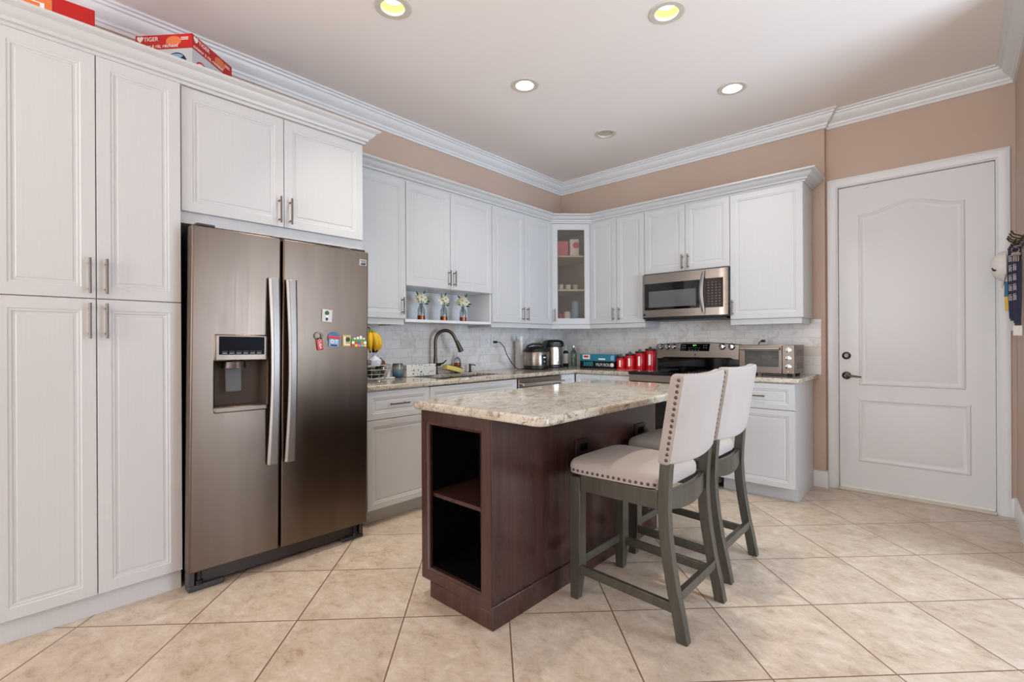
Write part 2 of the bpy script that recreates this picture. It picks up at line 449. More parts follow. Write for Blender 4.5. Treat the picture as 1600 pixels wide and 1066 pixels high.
fm.build('window_frame', 'trim', wn)
box(.3, 3.55, -9.055, -9.05, .15, 2.7).build('pane', 'window_glass', wn, smooth=0)

# crown moulding of the ceiling, following the jog beside the door
ZC = 2.929
cprof = [(0, ZC), (.012, ZC), (.014, ZC+.018), (.022, ZC+.022), (.026, ZC+.036), (.040, ZC+.046), (.056, ZC+.062), (.066, ZC+.080), (.068, ZC+.090), (.080, ZC+.094), (.084, ZC+.106), (.098, ZC+.108), (.098, H), (0, H)]
struct(MB().sweep([(0, -9.0), (0, 0), (XJ, 0), (XJ, REC), (XR, REC), (XR, -1.08)], cprof).build('trim_1', 'trim', smooth=25))
bprof = [(0, 0), (.015, 0), (.015, .115), (.012, .125), (.008, .130), (0, .132)]
struct(MB().sweep([(2.575, 0), (XJ, 0), (XJ, REC), (2.671, REC)], bprof).build('baseboard_back', 'trim', smooth=20))
struct(MB().sweep([(3.715, REC), (XR, REC), (XR, -1.08), (XR+.12, -1.08)], bprof).build('baseboard_right', 'trim', smooth=20))
# entry door
dr = thing('door_1', 'white two-panel entry door with an arched upper panel', None, kind='structure')
cas = MB(); YC = REC
cp = [(0, 0), (.004, .0), (.010, .006), (.018, .010), (.040, .014), (.062, .017), (.069, .015), (.069, 0)]
# casing as a mitred frame: profile (inward offset from opening edge outwards, proud)
def casing_ring(o, p):
    return [(DX0-o, YC-p, 0), (DX0-o, YC-p, DH+o), (DX1+o, YC-p, DH+o), (DX1+o, YC-p, 0)]
cas.ring_loft([casing_ring(o, p) for o, p in cp], False, False, closed=False)
cas.build('door_casing', 'trim', dr, smooth=30)
jm = MB().box(DX0-.02, DX0, REC+.001, .2, 0, DH).box(DX1, DX1+.02, REC+.001, .2, 0, DH).box(DX0-.02, DX1+.02, REC+.001, .2, DH, DH+.02)
jm.box(DX0, DX0+.012, REC+.07, .2, 0, DH).box(DX1-.012, DX1, REC+.07, .2, 0, DH)
jm.build('door_jamb', 'trim', dr)
sl = MB().box(DX0+.004, DX1-.004, REC+.016, REC+.06, .035, DH-.006)
yF = REC+.016
def arch_loop(i, d):
    x0, x1, z0, zc, rise = 2.875+i, 3.494-i, .845+i, 2.195-i, .066
    pts = [(x0, yF-d, z0), (x1, yF-d, z0)]
    for k in range(25):
        a = 1-2*k/24; pts.append(((x0+x1)/2+a*(x1-x0)/2, yF-d, zc+rise*.5*(1+math.cos(PI*min(1, abs(a)*1.08)))))
    return pts
def rect_loop(i, d):
    x0, x1, z0, z1 = 2.872+i, 3.520-i, .238+i, .742-i
    return [(x0, yF-d, z0), (x1, yF-d, z0), (x1, yF-d, z1), (x0, yF-d, z1)]
for fn in (arch_loop, rect_loop):
    sl.ring_loft([fn(i, d) for i, d in ((0, 0), (.006, .007), (.016, .009), (.026, .003), (.036, .001), (.050, .004), (.062, .006))], False, True)
sl.build('door_slab', 'door_paint', dr, smooth=30)
box(DX0, DX1, REC-.03, REC+.1, 0, .018).build('threshold', 'trim_ring', dr, bevel=.004)
box(DX0+.006, DX1-.006, REC+.010, REC+.05, .018, .034).build('door_sweep', 'ivory', dr)
hd = MB().lathe([(0, 0), (.031, 0), (.031, .006), (.024, .011), (.010, .013), (.010, .045), (0, .045)], (2.793, yF, .917), 24, 'y')
hd.tube([(2.793, yF-.045, .917), (2.815, yF-.05, .917), (2.85, yF-.048, .914), (2.895, yF-.046, .910)], [.010, .010, .008, .006], 12)
hd.build('door_handle', 'bronze', dr)
MB().lathe([(0, 0), (.030, 0), (.030, .008), (.022, .014), (.014, .015), (.014, .021), (0, .021)], (2.793, yF, 1.077), 24, 'y').build('deadbolt', 'bronze', dr)
box(2.905, 2.94, yF-.012, yF, 2.400, 2.418).build('door_sensor', 'ivory', dr, bevel=.003)

# backsplash
struct(MB().box(0, .008, -2.985, -.001, .921, 1.40).build('trim_2', 'splash', smooth=0))
struct(MB().box(.009, 1.24, -.008, 0, .921, 1.376).box(1.24, 2.035, -.008, 0, .921, 1.42).box(2.035, 2.632, -.008, 0, .921, 1.376).build('trim_3', 'splash', smooth=0))

# ------------------------------------------------------------------ cabinets
def pull(mb, x, z, yf, length=.13, vertical=True, r=.0055, off=.032):
    h = length/2; y = yf-off
    if vertical:
        mb.tube([(x, y, z-h), (x, y, z+h)], r, 12)
        for s in (-1, 1): mb.tube([(x, yf+.001, z+s*h*.72), (x, y, z+s*h*.72)], r*.85, 8)
    else:
        mb.tube([(x-h, y, z), (x+h, y, z)], r, 12)
        for s in (-1, 1): mb.tube([(x+s*h*.72, yf+.001, z), (x+s*h*.72, y, z)], r*.85, 8)
    return mb
def front(parent, name, x0, x1, z0, z1, yf, handle=None, hl=.13, fr=.056, hmat='nickel'):
    d = MB().panel(x0, x1, z0, z1, yf, fr=fr).build(name, 'cabinet', parent, smooth=25)
    if handle:
        x, z, vert = handle
        pull(MB(), x, z, yf, hl, vert).build('handle', hmat, d)
    return d
G = .0018
# tall pantry (local x runs along world +y, local -y into the room)
pan = thing('pantry_cabinet', 'tall white pantry cabinet with four panelled doors left of the fridge', 'cabinet', (.001, -4.612, 0), R90)
W = .641
box(0, W, -.617, 0, .094, 2.478).build('carcass', 'cabinet', pan)
box(0, W-.002, -.610, 0, 0, .0935).build('toe_kick', 'cabinet', pan)
for (a, b, hx) in ((0, .323, .298), (.323, W, .355)):
    front(pan, 'door', a+G, b-G, 1.403, 2.476, -.638, (hx, 1.499, True), .155)
    front(pan, 'door', a+G, b-G, .0955, 1.399, -.638, (hx, 1.303, True), .155)
# cabinet over the fridge
of = thing('over_fridge_cabinet', 'white two-door cabinet bridging above the stainless fridge', 'cabinet', (.001, -3.968, 0), R90)
W = .994
box(0, W, -.600, 0, 1.803, 2.478).build('carcass', 'cabinet', of)
for (a, b, hx) in ((0, .497, .468), (.497, W, .528)):
    front(of, 'door', a+G, b-G, 1.860, 2.476, -.621, (hx, 1.951, True), .147)
# crown on pantry and over-fridge cabinets
def crown_prof(z0, h, p):
    return [(0, z0), (.010, z0), (.012, z0+.16*h), (.30*p, z0+.20*h), (.34*p, z0+.36*h), (.50*p, z0+.44*h), (.66*p, z0+.60*h), (.72*p, z0+.74*h), (.90*p, z0+.80*h), (p, z0+.86*h), (p, z0+h), (0, z0+h)]
cr = MB().sweep([(.623, -4.613), (.623, -2.973), (.012, -2.973)], crown_prof(2.479, .088, .082))
tag(cr.build('cabinet_crown', 'cabinet', smooth=25), 'white crown moulding along the top of the pantry and fridge cabinets', 'moulding')

def upper(name, label, loc, rz, W, z0, z1, doors, rail=True, railx=None, back_z=None):
    t = thing(name, label, 'cabinet', loc, rz)
    box(0, W, -.315, 0, z0, z1).build('carcass', 'cabinet', t)
    for (a, b, h) in doors: front(t, 'door', a+G, b-G, z0+.002, z1-.002, -.336, h)
    if rail:
        a, b = railx or (0, W)
        r = MB().box(a, b, -.322, -.306, z0-.044, z0-.001)
        if rail != 'front':
            r.box(a, a+.016, -.306, -.01, z0-.044, z0-.001); r.box(b-.016, b, -.306, -.01, z0-.044, z0-.001)
        r.build('light_rail', 'cabinet', t)
    return t
ZU0, ZU1 = 1.381, 2.437
X0 = .009
u1 = upper('wall_cabinet', 'white wall cabinet beside the fridge, left of the flower niche', (X0, -2.968, 0), R90, .517, ZU0, ZU1, [(.0, .517, (.479, 1.478, True))], True, (0, .505))
u2 = upper('wall_cabinet', 'white two-door wall cabinet with an open niche holding three flower vases', (X0, -2.450, 0), R90, .934, 1.638, ZU1, [(0, .443, (.421, 1.730, True)), (.443, .934, (.476, 1.730, True))], False)
box(0, .934, -.318, 0, 1.360, 1.382).build('niche_shelf', 'white_inside', u2, bevel=.001)
box(.0, .934, -.012, -.001, 1.383, 1.637).build('niche_back', 'white_inside', u2)
box(.0, .012, -.315, -.013, 1.383, 1.637).build('niche_side', 'white_inside', u2)
box(.922, .934, -.315, -.013, 1.383, 1.637).build('niche_side', 'white_inside', u2)
u3 = upper('wall_cabinet', 'white two-door wall cabinet above the rice cooker, left of the glass corner door', (X0, -1.515, 0), R90, .892, ZU0, ZU1, [(0, .447, (.410, 1.472, True)), (.447, .892, (.476, 1.472, True))], True)
ub = upper('wall_cabinet', 'white two-door wall cabinet above the film roll boxes, left of the microwave', (.624, -X0, 0), 0, .618, ZU0, ZU1, [(0, .314, (.282, 1.475, True)), (.314, .618, (.348, 1.475, True))], True)
um = upper('wall_cabinet', 'short white two-door wall cabinet directly above the microwave', (1.243, -X0, 0), 0, .786, 1.838, ZU1, [(0, .399, (.377, 1.919, True)), (.399, .786, (.430, 1.919, True))], False)
ur = upper('wall_cabinet', 'wide white one-door wall cabinet above the toaster oven', (2.030, -X0, 0), 0, .544, ZU0, ZU1, [(0, .544, (.022, 1.481, True))], True, (.0, .53))
# diagonal corner cabinet with a glass door
dg = thing('corner_cabinet', 'diagonal corner wall cabinet with a glass door showing two shelves', 'cabinet')
A, B = (.325, -.622), (.622, -.325)
poly = [(.010, -.010), (.010, -.622), (.322, -.622), (.622, -.322), (.622, -.010)]
body = MB().prism(poly, 1.381, 1.399).prism(poly, 2.419, 2.437)
body.box(.010, .322, -.622, -.608, 1.399, 2.419).box(.608, .622, -.322, -.010, 1.399, 2.419)
body.build('carcass', 'cabinet', dg)
MB().box(.010, .016, -.608, -.010, 1.399, 2.419).box(.016, .608, -.016, -.010, 1.399, 2.419).box(.016, .310, -.608, -.602, 1.399, 2.419).box(.602, .608, -.310, -.016, 1.399, 2.419).build('back_panel', 'cab_inside', dg)
sp = [(.018, -.018), (.018, -.598), (.315, -.598), (.598, -.315), (.598, -.018)]
for z in (1.735, 2.092): MB().prism(sp, z, z+.018).build('shelf', 'shelf_edge', dg)
DM = Matrix.Translation((.336, -.624, 0)) @ Matrix.Rotation(PI/4, 4, 'Z')
Wd = math.hypot(.288, .288)
d = MB(); fr = .062
rings = []
for i, dd in ((0, .02), (0, .002), (.002, 0), (fr-.01, 0), (fr-.006, .003), (fr, .004), (fr, .02)):
    rings.append([(0+i, dd, 1.383+i), (Wd-i, dd, 1.383+i), (Wd-i, dd, 2.435-i), (0+i, dd, 2.435-i)])
d.ring_loft(rings + [rings[0]], False, False); d.xform(DM)
d = d.build('door', 'cabinet', dg, smooth=25)
box(fr-.004, Wd-fr+.004, .010, .014, 1.383+fr-.004, 2.435-fr+.004).xform(DM).build('glass_pane', 'cab_glass', d, smooth=0)
pull(MB(), .028, 1.475, 0, .13).xform(DM).build('handle', 'nickel', d)
MB().box(-.008, Wd+.008, .014, .030, 1.337, 1.380).xform(DM).build('light_rail', 'cabinet', dg)
# things kept in the corner cabinet
def at_diag(x, y): v = DM @ Vector((x, y, 0)); return v.x, v.y
def small(name, label, cat, mb, mat, loc, bevel=0, group=None, rz=0):
    o = mb.build(name, mat, None, bevel=bevel); o.location = loc; o.rotation_euler = (0, 0, rz)
    return tag(o, label, cat, group)
x, y = at_diag(.135, .17); small('carton', 'pink carton on the top shelf behind the glass door', 'carton', box(-.06, .06, -.04, .04, 0, .17), 'pink', (x, y, 2.111), .002, rz=PI/4)
x, y = at_diag(.262, .16)
ct = thing('carton', 'white and red carton on the top shelf behind the glass door', 'carton', (x, y, 2.111), PI/4)
box(-.048, .048, -.04, .04, 0, .19).build('box', 'ivory', ct, bevel=.002)
MB().lathe([(0, 0), (.034, 0), (.034, .0015), (0, .0015)], (.016, -.0402, .125), 20, 'y').build('red_disc', 'red_soft', ct)
cups = ['leftmost small clear glass on the middle shelf of the corner cabinet', 'middle small clear glass in the corner cabinet', 'rightmost small clear glass on the middle shelf of the corner cabinet']
cupm = None
for k in range(3):
    x, y = at_diag(.115+.085*k, .15+.02*k)
    if cupm is None:
        o = MB().lathe([(0, 0), (.026, 0), (.032, .06), (.030, .06), (.024, .005), (0, .005)], (0, 0, 0), 18).build('drinking_glass', 'white_plastic'); cupm = o
    else: o = cupm.copy(); C.objects.link(o)
    o.location = (x, y, 1.754); tag(o, cups[k], 'glass', 'small glasses in the corner cabinet')
x, y = at_diag(.105, .15); small('jar', 'red jar on the bottom of the corner cabinet', 'jar', MB().lathe([(0, 0), (.035, 0), (.037, .03), (.037, .08), (.028, .095), (0, .095)], (0, 0, 0), 18), 'red_soft', (x, y, 1.400))
x, y = at_diag(.185, .16); small('jar', 'white lidded jar on the bottom of the corner cabinet', 'jar', MB().lathe([(0, 0), (.035, 0), (.035, .1), (.03, .112), (.03, .125), (0, .125)], (0, 0, 0), 18), 'ivory', (x, y, 1.400))
x, y = at_diag(.28, .16); small('pitcher', 'tall pale blue pitcher at the bottom right of the corner cabinet', 'pitcher', MB().lathe([(0, 0), (.044, 0), (.048, .02), (.046, .2), (.04, .235), (0, .235)], (0, 0, 0), 20), 'sky_print', (x, y, 1.400))
# crown along the upper cabinets
c2 = MB().sweep([(.322, -2.884), (.322, -.633), (.633, -.322), (2.575, -.322), (2.575, -.012)], crown_prof(2.438, .082, .093))
tag(c2.build('cabinet_crown', 'cabinet', smooth=25), 'white crown moulding along the lower run of wall cabinets around the corner', 'moulding')

# base cabinets
def base(name, label, loc, rz, W, fronts, z1=.884, toe=True, y=-.606):
    t = thing(name, label, 'cabinet', loc, rz)
    box(0, W, y, 0, .104, z1).build('carcass', 'cabinet', t)
    if toe: box(0, W, -.545, 0, 0, .1035).build('toe_kick', 'cabinet', t)
    for (kind, a, b, z0, zz, h) in fronts:
        front(t, kind, a+G, b-G, z0, zz, y-.021, h, .15, .048)
    return t
base('base_cabinet', 'white base cabinet with one drawer and door beside the fridge', (.009, -2.963, 0), R90, .508, [('drawer', 0, .508, .694, .878, (.236, .79, False)), ('door', 0, .508, .106, .690, None)])
base('sink_cabinet', 'white base cabinet with a long false drawer front under the sink', (.009, -2.454, 0), R90, .944, [('drawer_front', 0, .944, .694, .878, None), ('door', 0, .472, .106, .690, (.44, .60, True)), ('door', .472, .944, .106, .690, (.504, .60, True))], z1=.70)
base('base_cabinet', 'white corner base cabinet right of the dishwasher, under the film roll boxes', (.009, -.862, 0), R90, .852, [('drawer_front', 0, .215, .106, .878, None)])
base('base_cabinet', 'narrow white base cabinet between the corner and the left side of the range', (.64, -.009, 0), 0, .60, [('drawer', .0, .29, .694, .878, (.145, .79, False)), ('drawer', .29, .60, .694, .878, (.445, .79, False)), ('door', 0, .29, .106, .690, (.26, .6, True)), ('door', .29, .60, .106, .690, (.32, .6, True))])
br = base('base_cabinet', 'white base cabinet under the toaster oven, drawer over one door', (2.042, -.009, 0), 0, .532, [('drawer', 0, .532, .686, .878, (.262, .784, False)), ('door', 0, .532, .106, .681, (.03, .62, True))])

# dishwasher
dw = thing('dishwasher', 'stainless dishwasher set under the counter between sink cabinet and corner', 'dishwasher', (.009, -1.505, 0), R90)
box(.004, .638, -.58, 0, .02, .872).build('body', 'black', dw)
box(.018, .628, -.625, -.581, .12, .878).build('door', 'steel_h', dw, bevel=.004)
hb = MB().tube([(.03, -.672, .828), (.62, -.672, .828)], .011, 14)
for q in (.06, .59): hb.tube([(q, -.624, .828), (q, -.672, .828)], .008, 10)
hb.build('handle', 'chrome', dw)
box(.02, .63, -.56, -.53, .021, .115).build('toe_kick', 'grey_plastic', dw)

# counters
TZ0, TZ1 = .885, .921
SX0, SX1, SY0, SY1 = .13, .53, -2.28, -1.52
xs = [.009, SX0, SX1, .645, 1.239]; ys = [-2.965, SY0, SY1, -.645, -.009]
def keep(x, y):
    if x > .645 and y < -.645: return False
    return not (SX0 < x < SX1 and SY0 < y < SY1)
tag(MB().cells(xs, ys, keep, TZ0, TZ1).build('countertop', 'granite', bevel=.010, seg=3), 'L-shaped cream granite countertop with the sink, along the two walls', 'countertop')
def rrect(x0, x1, y0, y1, rs, n=8):     # rounded rectangle, radii for (x0y0, x1y0, x1y1, x0y1)
    pts = []
    for (cx, cy, r, a0) in ((x0+rs[0], y0+rs[0], rs[0], PI), (x1-rs[1], y0+rs[1], rs[1], 1.5*PI), (x1-rs[2], y1-rs[2], rs[2], 0), (x0+rs[3], y1-rs[3], rs[3], .5*PI)):
        if r <= 1e-4: pts.append((cx, cy)); continue
        for k in range(n+1): a = a0+.5*PI*k/n; pts.append((cx+r*math.cos(a), cy+r*math.sin(a)))
    return pts
tag(MB().prism(rrect(2.037, 2.612, -.645, -.009, (0, .05, 0, 0)), TZ0, TZ1).build('countertop', 'granite', bevel=.010, seg=3), 'short cream granite countertop right of the range under the toaster oven', 'countertop')
# sink
sk = MB(); D = .70
o = [(SX0-.012, SY0-.012), (SX1+.012, SY0-.012), (SX1+.012, SY1+.012), (SX0-.012, SY1+.012)]
i_ = [(SX0+.006, SY0+.006), (SX1-.006, SY0+.006), (SX1-.006, SY1-.006), (SX0+.006, SY1-.006)]
b_ = [(SX0+.03, SY0+.03), (SX1-.03, SY0+.03), (SX1-.03, SY1-.03), (SX0+.03, SY1-.03)]
sk.ring_loft([[(x, y, .884) for x, y in o], [(x, y, .884) for x, y in i_], [(x, y, D+.02) for x, y in i_], [(x, y, D+.003) for x, y in b_]], False, True)
tag(sk.build('sink', 'steel_dark', bevel=.0), 'undermount metal sink sunk in the granite counter below the faucet', 'sink')
# island
isl = thing('kitchen_island', 'dark espresso wood kitchen island with an open shelf end', 'island')
IX0, IX1, IY0, IY1, ZI = 1.535, 2.006, -3.205, -1.705, .878
sh = MB()
sh.box(IX1-.02, IX1, IY0+.0202, IY1, .0, ZI)                      # seating side
sh.box(IX0, IX0+.02, IY0+.0202, IY1, .10, ZI)                     # far side
sh.box(IX0+.02, IX1-.02, IY1-.02, IY1, 0, ZI)               # back end
sh.box(IX0+.02, IX1-.02, IY0+.36, IY0+.378, .10, ZI)        # back of the shelf bay
sh.box(IX0+.02, IX1-.02, IY0+.02, IY0+.36, .10, .135).box(IX0+.02, IX1-.02, IY0+.02, IY1-.02, ZI-.02, ZI)
sh.build('carcass', 'espresso', isl)
ff = MB(); fx0, fx1, fz0, fz1 = 1.592, 1.938, .135, .812
rings = []
for (i, dd) in ((0, .02), (0, .0), (1, 0), (2, .004), (3, .006), (3, .02)):
    if i == 0: r = [(IX0, IY0+dd, .075), (IX1, IY0+dd, .075), (IX1, IY0+dd, ZI), (IX0, IY0+dd, ZI)]
    else:
        e = {1: .014, 2: .009, 3: 0}[i]; r = [(fx0-e, IY0+dd, fz0-e), (fx1+e, IY0+dd, fz0-e), (fx1+e, IY0+dd, fz1+e), (fx0-e, IY0+dd, fz1+e)]
    rings.append(r)
ff.ring_loft(rings+[rings[0]], False, False).build('face_frame', 'espresso', isl)
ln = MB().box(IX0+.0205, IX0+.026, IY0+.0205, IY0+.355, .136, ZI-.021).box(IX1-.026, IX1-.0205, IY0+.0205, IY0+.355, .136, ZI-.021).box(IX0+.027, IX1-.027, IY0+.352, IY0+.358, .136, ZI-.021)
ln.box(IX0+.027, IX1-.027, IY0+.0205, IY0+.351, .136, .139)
ln.build('bay_shade', 'espresso_shaded', isl)  # lining coloured dark to stand for the bay's shade
box(IX0+.028, IX1-.028, IY0+.028, IY0+.35, .466, .484).build('shelf', 'espresso', isl, bevel=.001)
box(1.599, IX1-.021, IY0+.004, IY0+.02, 0, .0745).build('toe_kick', 'espresso', isl)
MB().box(IX1+.0005, IX1+.009, IY0-.0015, IY1, 0, .10).box(1.599, IX1, IY0-.0015, IY0+.0035, .0, .0745).build('base_moulding', 'espresso', isl, bevel=.002)
MB().box(IX1+.0005, IX1+.004, IY0+.001, IY0+.05, .10, ZI).build('corner_stile', 'espresso', isl, bevel=.001)
for y in (-2.538, -1.917):
    oc = MB().box(IX1+.0005, IX1+.008, y-.062, y+.062, .618, .700).build('outlet_cover', 'outlet_brown', isl, bevel=.002)
    MB().box(IX1+.008, IX1+.011, y-.034, y+.034, .640, .678).build('outlet_face', 'gloss_black', oc, bevel=.001)
tag(MB().prism(rrect(1.468, 2.297, -3.226, -1.54, (.05, .05, .05, .05)), .879, .918).build('island_countertop', 'granite', bevel=.012, seg=4), 'thick cream granite slab with rounded corners on top of the dark island', 'countertop')

# ------------------------------------------------------------------ refrigerator
fr_ = thing('refrigerator', 'large side-by-side stainless refrigerator with an ice and water dispenser', 'refrigerator', (.02, -3.978, 0), R90)
fr_.rotation_euler = (0, .0125, R90)
FW = .940
box(.024, FW-.02, -.655, -.01, .03, 1.755).build('body', 'grey_plastic', fr_)
YD, YB = -.735, -.662
ZF0, ZF1 = .105, 1.772
def grid_door(x0, x1, hole=None):
    m = MB()
    if not hole: return m.box(x0, x1, YD, YB, ZF0, ZF1)
    a, b, c, d = hole
    xs = [x0, a, b, x1]; zs = [ZF0, c, d, ZF1]; ix = {}
    def vid(i, k, f):
        if (i, k, f) not in ix: ix[(i, k, f)] = len(m.v); m.v.append((xs[i], YD if f == 0 else YB, zs[k]))
        return ix[(i, k, f)]
    for f in (0, 1):
        for i in range(3):
            for k in range(3):
                if (i, k) == (1, 1): continue
                m.f.append((vid(i, k, f), vid(i+1, k, f), vid(i+1, k+1, f), vid(i, k+1, f)))
    for i in range(3):
        for k in (0, 3): m.f.append((vid(i, k, 0), vid(i+1, k, 0), vid(i+1, k, 1), vid(i, k, 1)))
        for q in (0, 3): m.f.append((vid(q, i, 0), vid(q, i+1, 0), vid(q, i+1, 1), vid(q, i, 1)))
    for (p, q) in (((1, 1), (2, 1)), ((2, 1), (2, 2)), ((2, 2), (1, 2)), ((1, 2), (1, 1))):
        m.f.append((vid(*p, 0), vid(*q, 0), vid(*q, 1), vid(*p, 1)))
    return m
HX0, HX1, HZ0, HZ1 = .098, .349, .858, 1.250
fz = grid_door(0.0, .413, (HX0+.004, HX1-.004, HZ0+.03, 1.113)).build('freezer_door', 'steel', fr_, bevel=.008, seg=3)
fg = grid_door(.424, FW).build('fridge_door', 'steel', fr_, bevel=.008, seg=3)
# bowed handles
def fhandle(xc, parent):
    m = MB(); rings = []
    for k in range(17):
        t = k/16; z = .566+.985*t; bow = .030*math.sin(PI*t)+.022; wd = .030 - .006*math.sin(PI*t)
        y = YD-bow
        rings.append([(xc-wd, y+.006, z), (xc-wd*.6, y-.006, z), (xc+wd*.6, y-.006, z), (xc+wd, y+.006, z), (xc+wd, y+.014, z), (xc-wd, y+.014, z)])
    m.ring_loft(rings)
    for z in (.60, 1.515): m.box(xc-.018, xc+.018, YD-.022, YD+.001, z-.03, z+.03)
    return m.build('handle', 'steel_light', parent, bevel=.002)
fhandle(.374, fz); fhandle(.463, fg)
# dispenser
dp = MB().box(HX0, HX1, YD-.006, YD+.02, 1.114, HZ1).build('dispenser_panel', 'steel', fz, bevel=.008)
box(HX0+.020, HX1-.019, YD-.0085, YD-.0055, 1.147, 1.238).build('display', 'screen_black', dp, bevel=.002)
mk = MB()
for k in range(6): mk.box(HX0+.034+.032*k, HX0+.056+.032*k, YD-.0095, YD-.0085, 1.1525, 1.1565).box(HX0+.033+.032*k, HX0+.058+.032*k, YD-.0093, YD-.0085, 1.163, 1.1640)
mk.build('button_markings', 'label_text', dp)
rc = MB()
a0, a1, c0, c1 = HX0+.004, HX1-.004, HZ0+.03, 1.113
rc.ring_loft([[(a0, YD+.002, c0), (a1, YD+.002, c0), (a1, YD+.002, c1), (a0, YD+.002, c1)], [(a0+.012, YD+.070, c0+.004), (a1-.012, YD+.070, c0+.004), (a1-.012, YD+.070, c1), (a0+.012, YD+.070, c1)]], False, True)
rc.build('dispenser_recess', 'recess_brown', fz)
MB().box(HX0, HX1, YD-.008, YD+.03, HZ0, HZ0+.030).build('drip_tray', 'steel', fz, bevel=.006)
pd = MB().ring_loft([[(HX0+.058, YD+.03, 1.092), (HX0+.135, YD+.03, 1.092), (HX0+.135, YD+.045, 1.092), (HX0+.058, YD+.045, 1.092)], [(HX0+.060, YD+.020, .962), (HX0+.133, YD+.020, .962), (HX0+.133, YD+.035, .955), (HX0+.060, YD+.035, .955)]])
pd.build('dispenser_paddle', 'oven_glass', fz, bevel=.004)
MB().lathe([(0, 0), (.055, 0), (.05, .03), (.04, .035), (0, .035)], (HX0+.097, YD+.025, 1.08), 20).build('ice_chute', 'steel_dark', fz)
bd = box(.878, .925, YD-.003, YD+.0005, 1.686, 1.724).build('badge', 'chrome', fg, bevel=.002)
bm_ = MB()
for k in range(3): bm_.add([(.886+.006*k, YD-.0036, 1.711-.008*k), (.920, YD-.0036, 1.714-.008*k), (.918, YD-.0036, 1.718-.008*k), (.884+.006*k, YD-.0036, 1.714-.008*k), (.886+.006*k, YD-.003, 1.711-.008*k), (.920, YD-.003, 1.714-.008*k), (.918, YD-.003, 1.718-.008*k), (.884+.006*k, YD-.003, 1.714-.008*k)], [(0, 1, 2, 3), (0, 1, 5, 4), (1, 2, 6, 5), (2, 3, 7, 6), (3, 0, 4, 7)])
bm_.box(.886, .917, YD-.0036, YD-.003, 1.690, 1.699)
bm_.build('badge_mark', 'black', bd)
gr = MB().box(.03, FW-.03, -.672, -.64, .022, .098).box(.008, .16, -.70, -.64, .004, .03).box(FW-.14, FW-.006, -.70, -.64, .004, .03)
gr.box(.008, .035, -.70, -.64, .03, .095).box(FW-.03, FW-.006, -.70, -.64, .03, .095)
gr.build('base_grille', 'grey_plastic', fr_, bevel=.004)
for x in (.055, FW-.055): MB().lathe([(0, .03), (.018, .03), (.018, .05), (.012, .054), (.012, .092), (0, .092)], (x, -.688, .0), 14).build('hinge', 'black', fr_)
for x in (.06, FW-.06): box(x-.04, x+.04, -.73, -.60, ZF1+.001, ZF1+.012).build('top_hinge', 'grey_plastic', fr_, bevel=.003)

# magnets on the fridge door (each lies on the tilted door, so it takes the fridge's frame)
fr_m = Matrix.Translation((.02, -3.978, 0)) @ fr_.rotation_euler.to_matrix().to_4x4()
def magnet(label, x, z, rot=0):
    o = bpy.data.objects.new('fridge_magnet', None); C.objects.link(o); tag(o, label, 'magnet', 'souvenir magnets on the fridge')
    o.matrix_world = fr_m @ Matrix.Translation((x, YD-.0012, z)) @ Matrix.Rotation(rot, 4, 'Y')
    return o
m = magnet('pale square photo magnet, topmost on the fridge door', .672, 1.366, .05)
box(-.030, .030, -.006, 0, -.036, .036).build('plate', 'card_grey', m, bevel=.001)
MB().lathe([(0, 0), (.013, 0), (.013, .002), (0, .002)], (-.003, -.006, .016), 14, 'y').build('green_spot', 'leaf', m)
box(-.010, .006, -.008, -.0061, -.010, .006).build('cream_spot', 'ivory', m); box(-.008, .004, -.008, -.0061, -.026, -.012).build('dark_spot', 'navy', m)
m = magnet('red bottle-opener magnet, lower left on the fridge door', .627, 1.220, -.14)
MB().box(-.019, .019, -.006, 0, -.052, .020).build('bar', 'red_print', m, bevel=.005)
rgm = MB(); rings = []
for k in range(24):
    a = 2*PI*k/24; rings.append([(r*math.cos(a), y, .030+r*.9*math.sin(a)) for r, y in ((.026, 0), (.026, -.006), (.014, -.006), (.014, 0))])
rgm.ring_loft(rings+[rings[0]], False, False).build('ring', 'bronze', m)
text('CUBA', .022, m, 'ivory', (0, -.0065, -.016), (PI/2, PI/2, 0))
m = magnet('blue round-ended souvenir magnet in the middle of the lower row', .714, 1.226, .05)
MB().lathe([(0, 0), (.037, 0), (.037, .005), (0, .005)], (0, 0, .012), 28, 'y').build('disc', 'blue', m)
box(-.030, .032, -.0075, 0, -.040, .010).build('plate', 'sky_print', m, bevel=.006)
box(-.036, .036, -.009, -.001, .008, .024).build('red_band', 'red_soft', m, bevel=.003)
MB().lathe([(.006, 0), (.011, 0), (.011, .0015), (.006, .0015)], (-.010, -.0075, -.008), 16, 'y').build('white_ring', 'ivory', m)
MB().box(.008, .022, -.0085, -.0074, -.002, .003).box(.013, .017, -.0085, -.0074, -.018, -.002).build('white_mark', 'ivory', m)
box(-.02, .02, -.0085, -.0074, -.034, -.026).build('navy_band', 'navy', m)
m = magnet('gold rectangular souvenir magnet, second from the right end of the row', .795, 1.223, 0)
box(-.026, .026, -.006, 0, -.034, .034).build('plate', 'magnet_gold', m, bevel=.002)
MB().lathe([(0, 0), (.014, 0), (.014, .002), (0, .002)], (.006, -.006, .008), 14, 'y').build('dark_spot', 'avocado', m)
box(-.018, -.010, -.0075, -.006, -.026, .026).build('ivory_bar', 'ivory', m); box(-.008, .018, -.0075, -.006, -.026, -.019).build('ivory_bar', 'ivory', m)
m = magnet('multicoloured wide souvenir magnet at the right edge of the fridge door', .875, 1.220, 0)
box(-.050, .050, -.006, 0, -.034, .014).build('plate', 'magnet_green', m, bevel=.002)
cols = ['red_soft', 'yellow', 'pink', 'sky_print', 'yellow', 'ivory', 'red_soft', 'blue', 'orange_print', 'ivory']
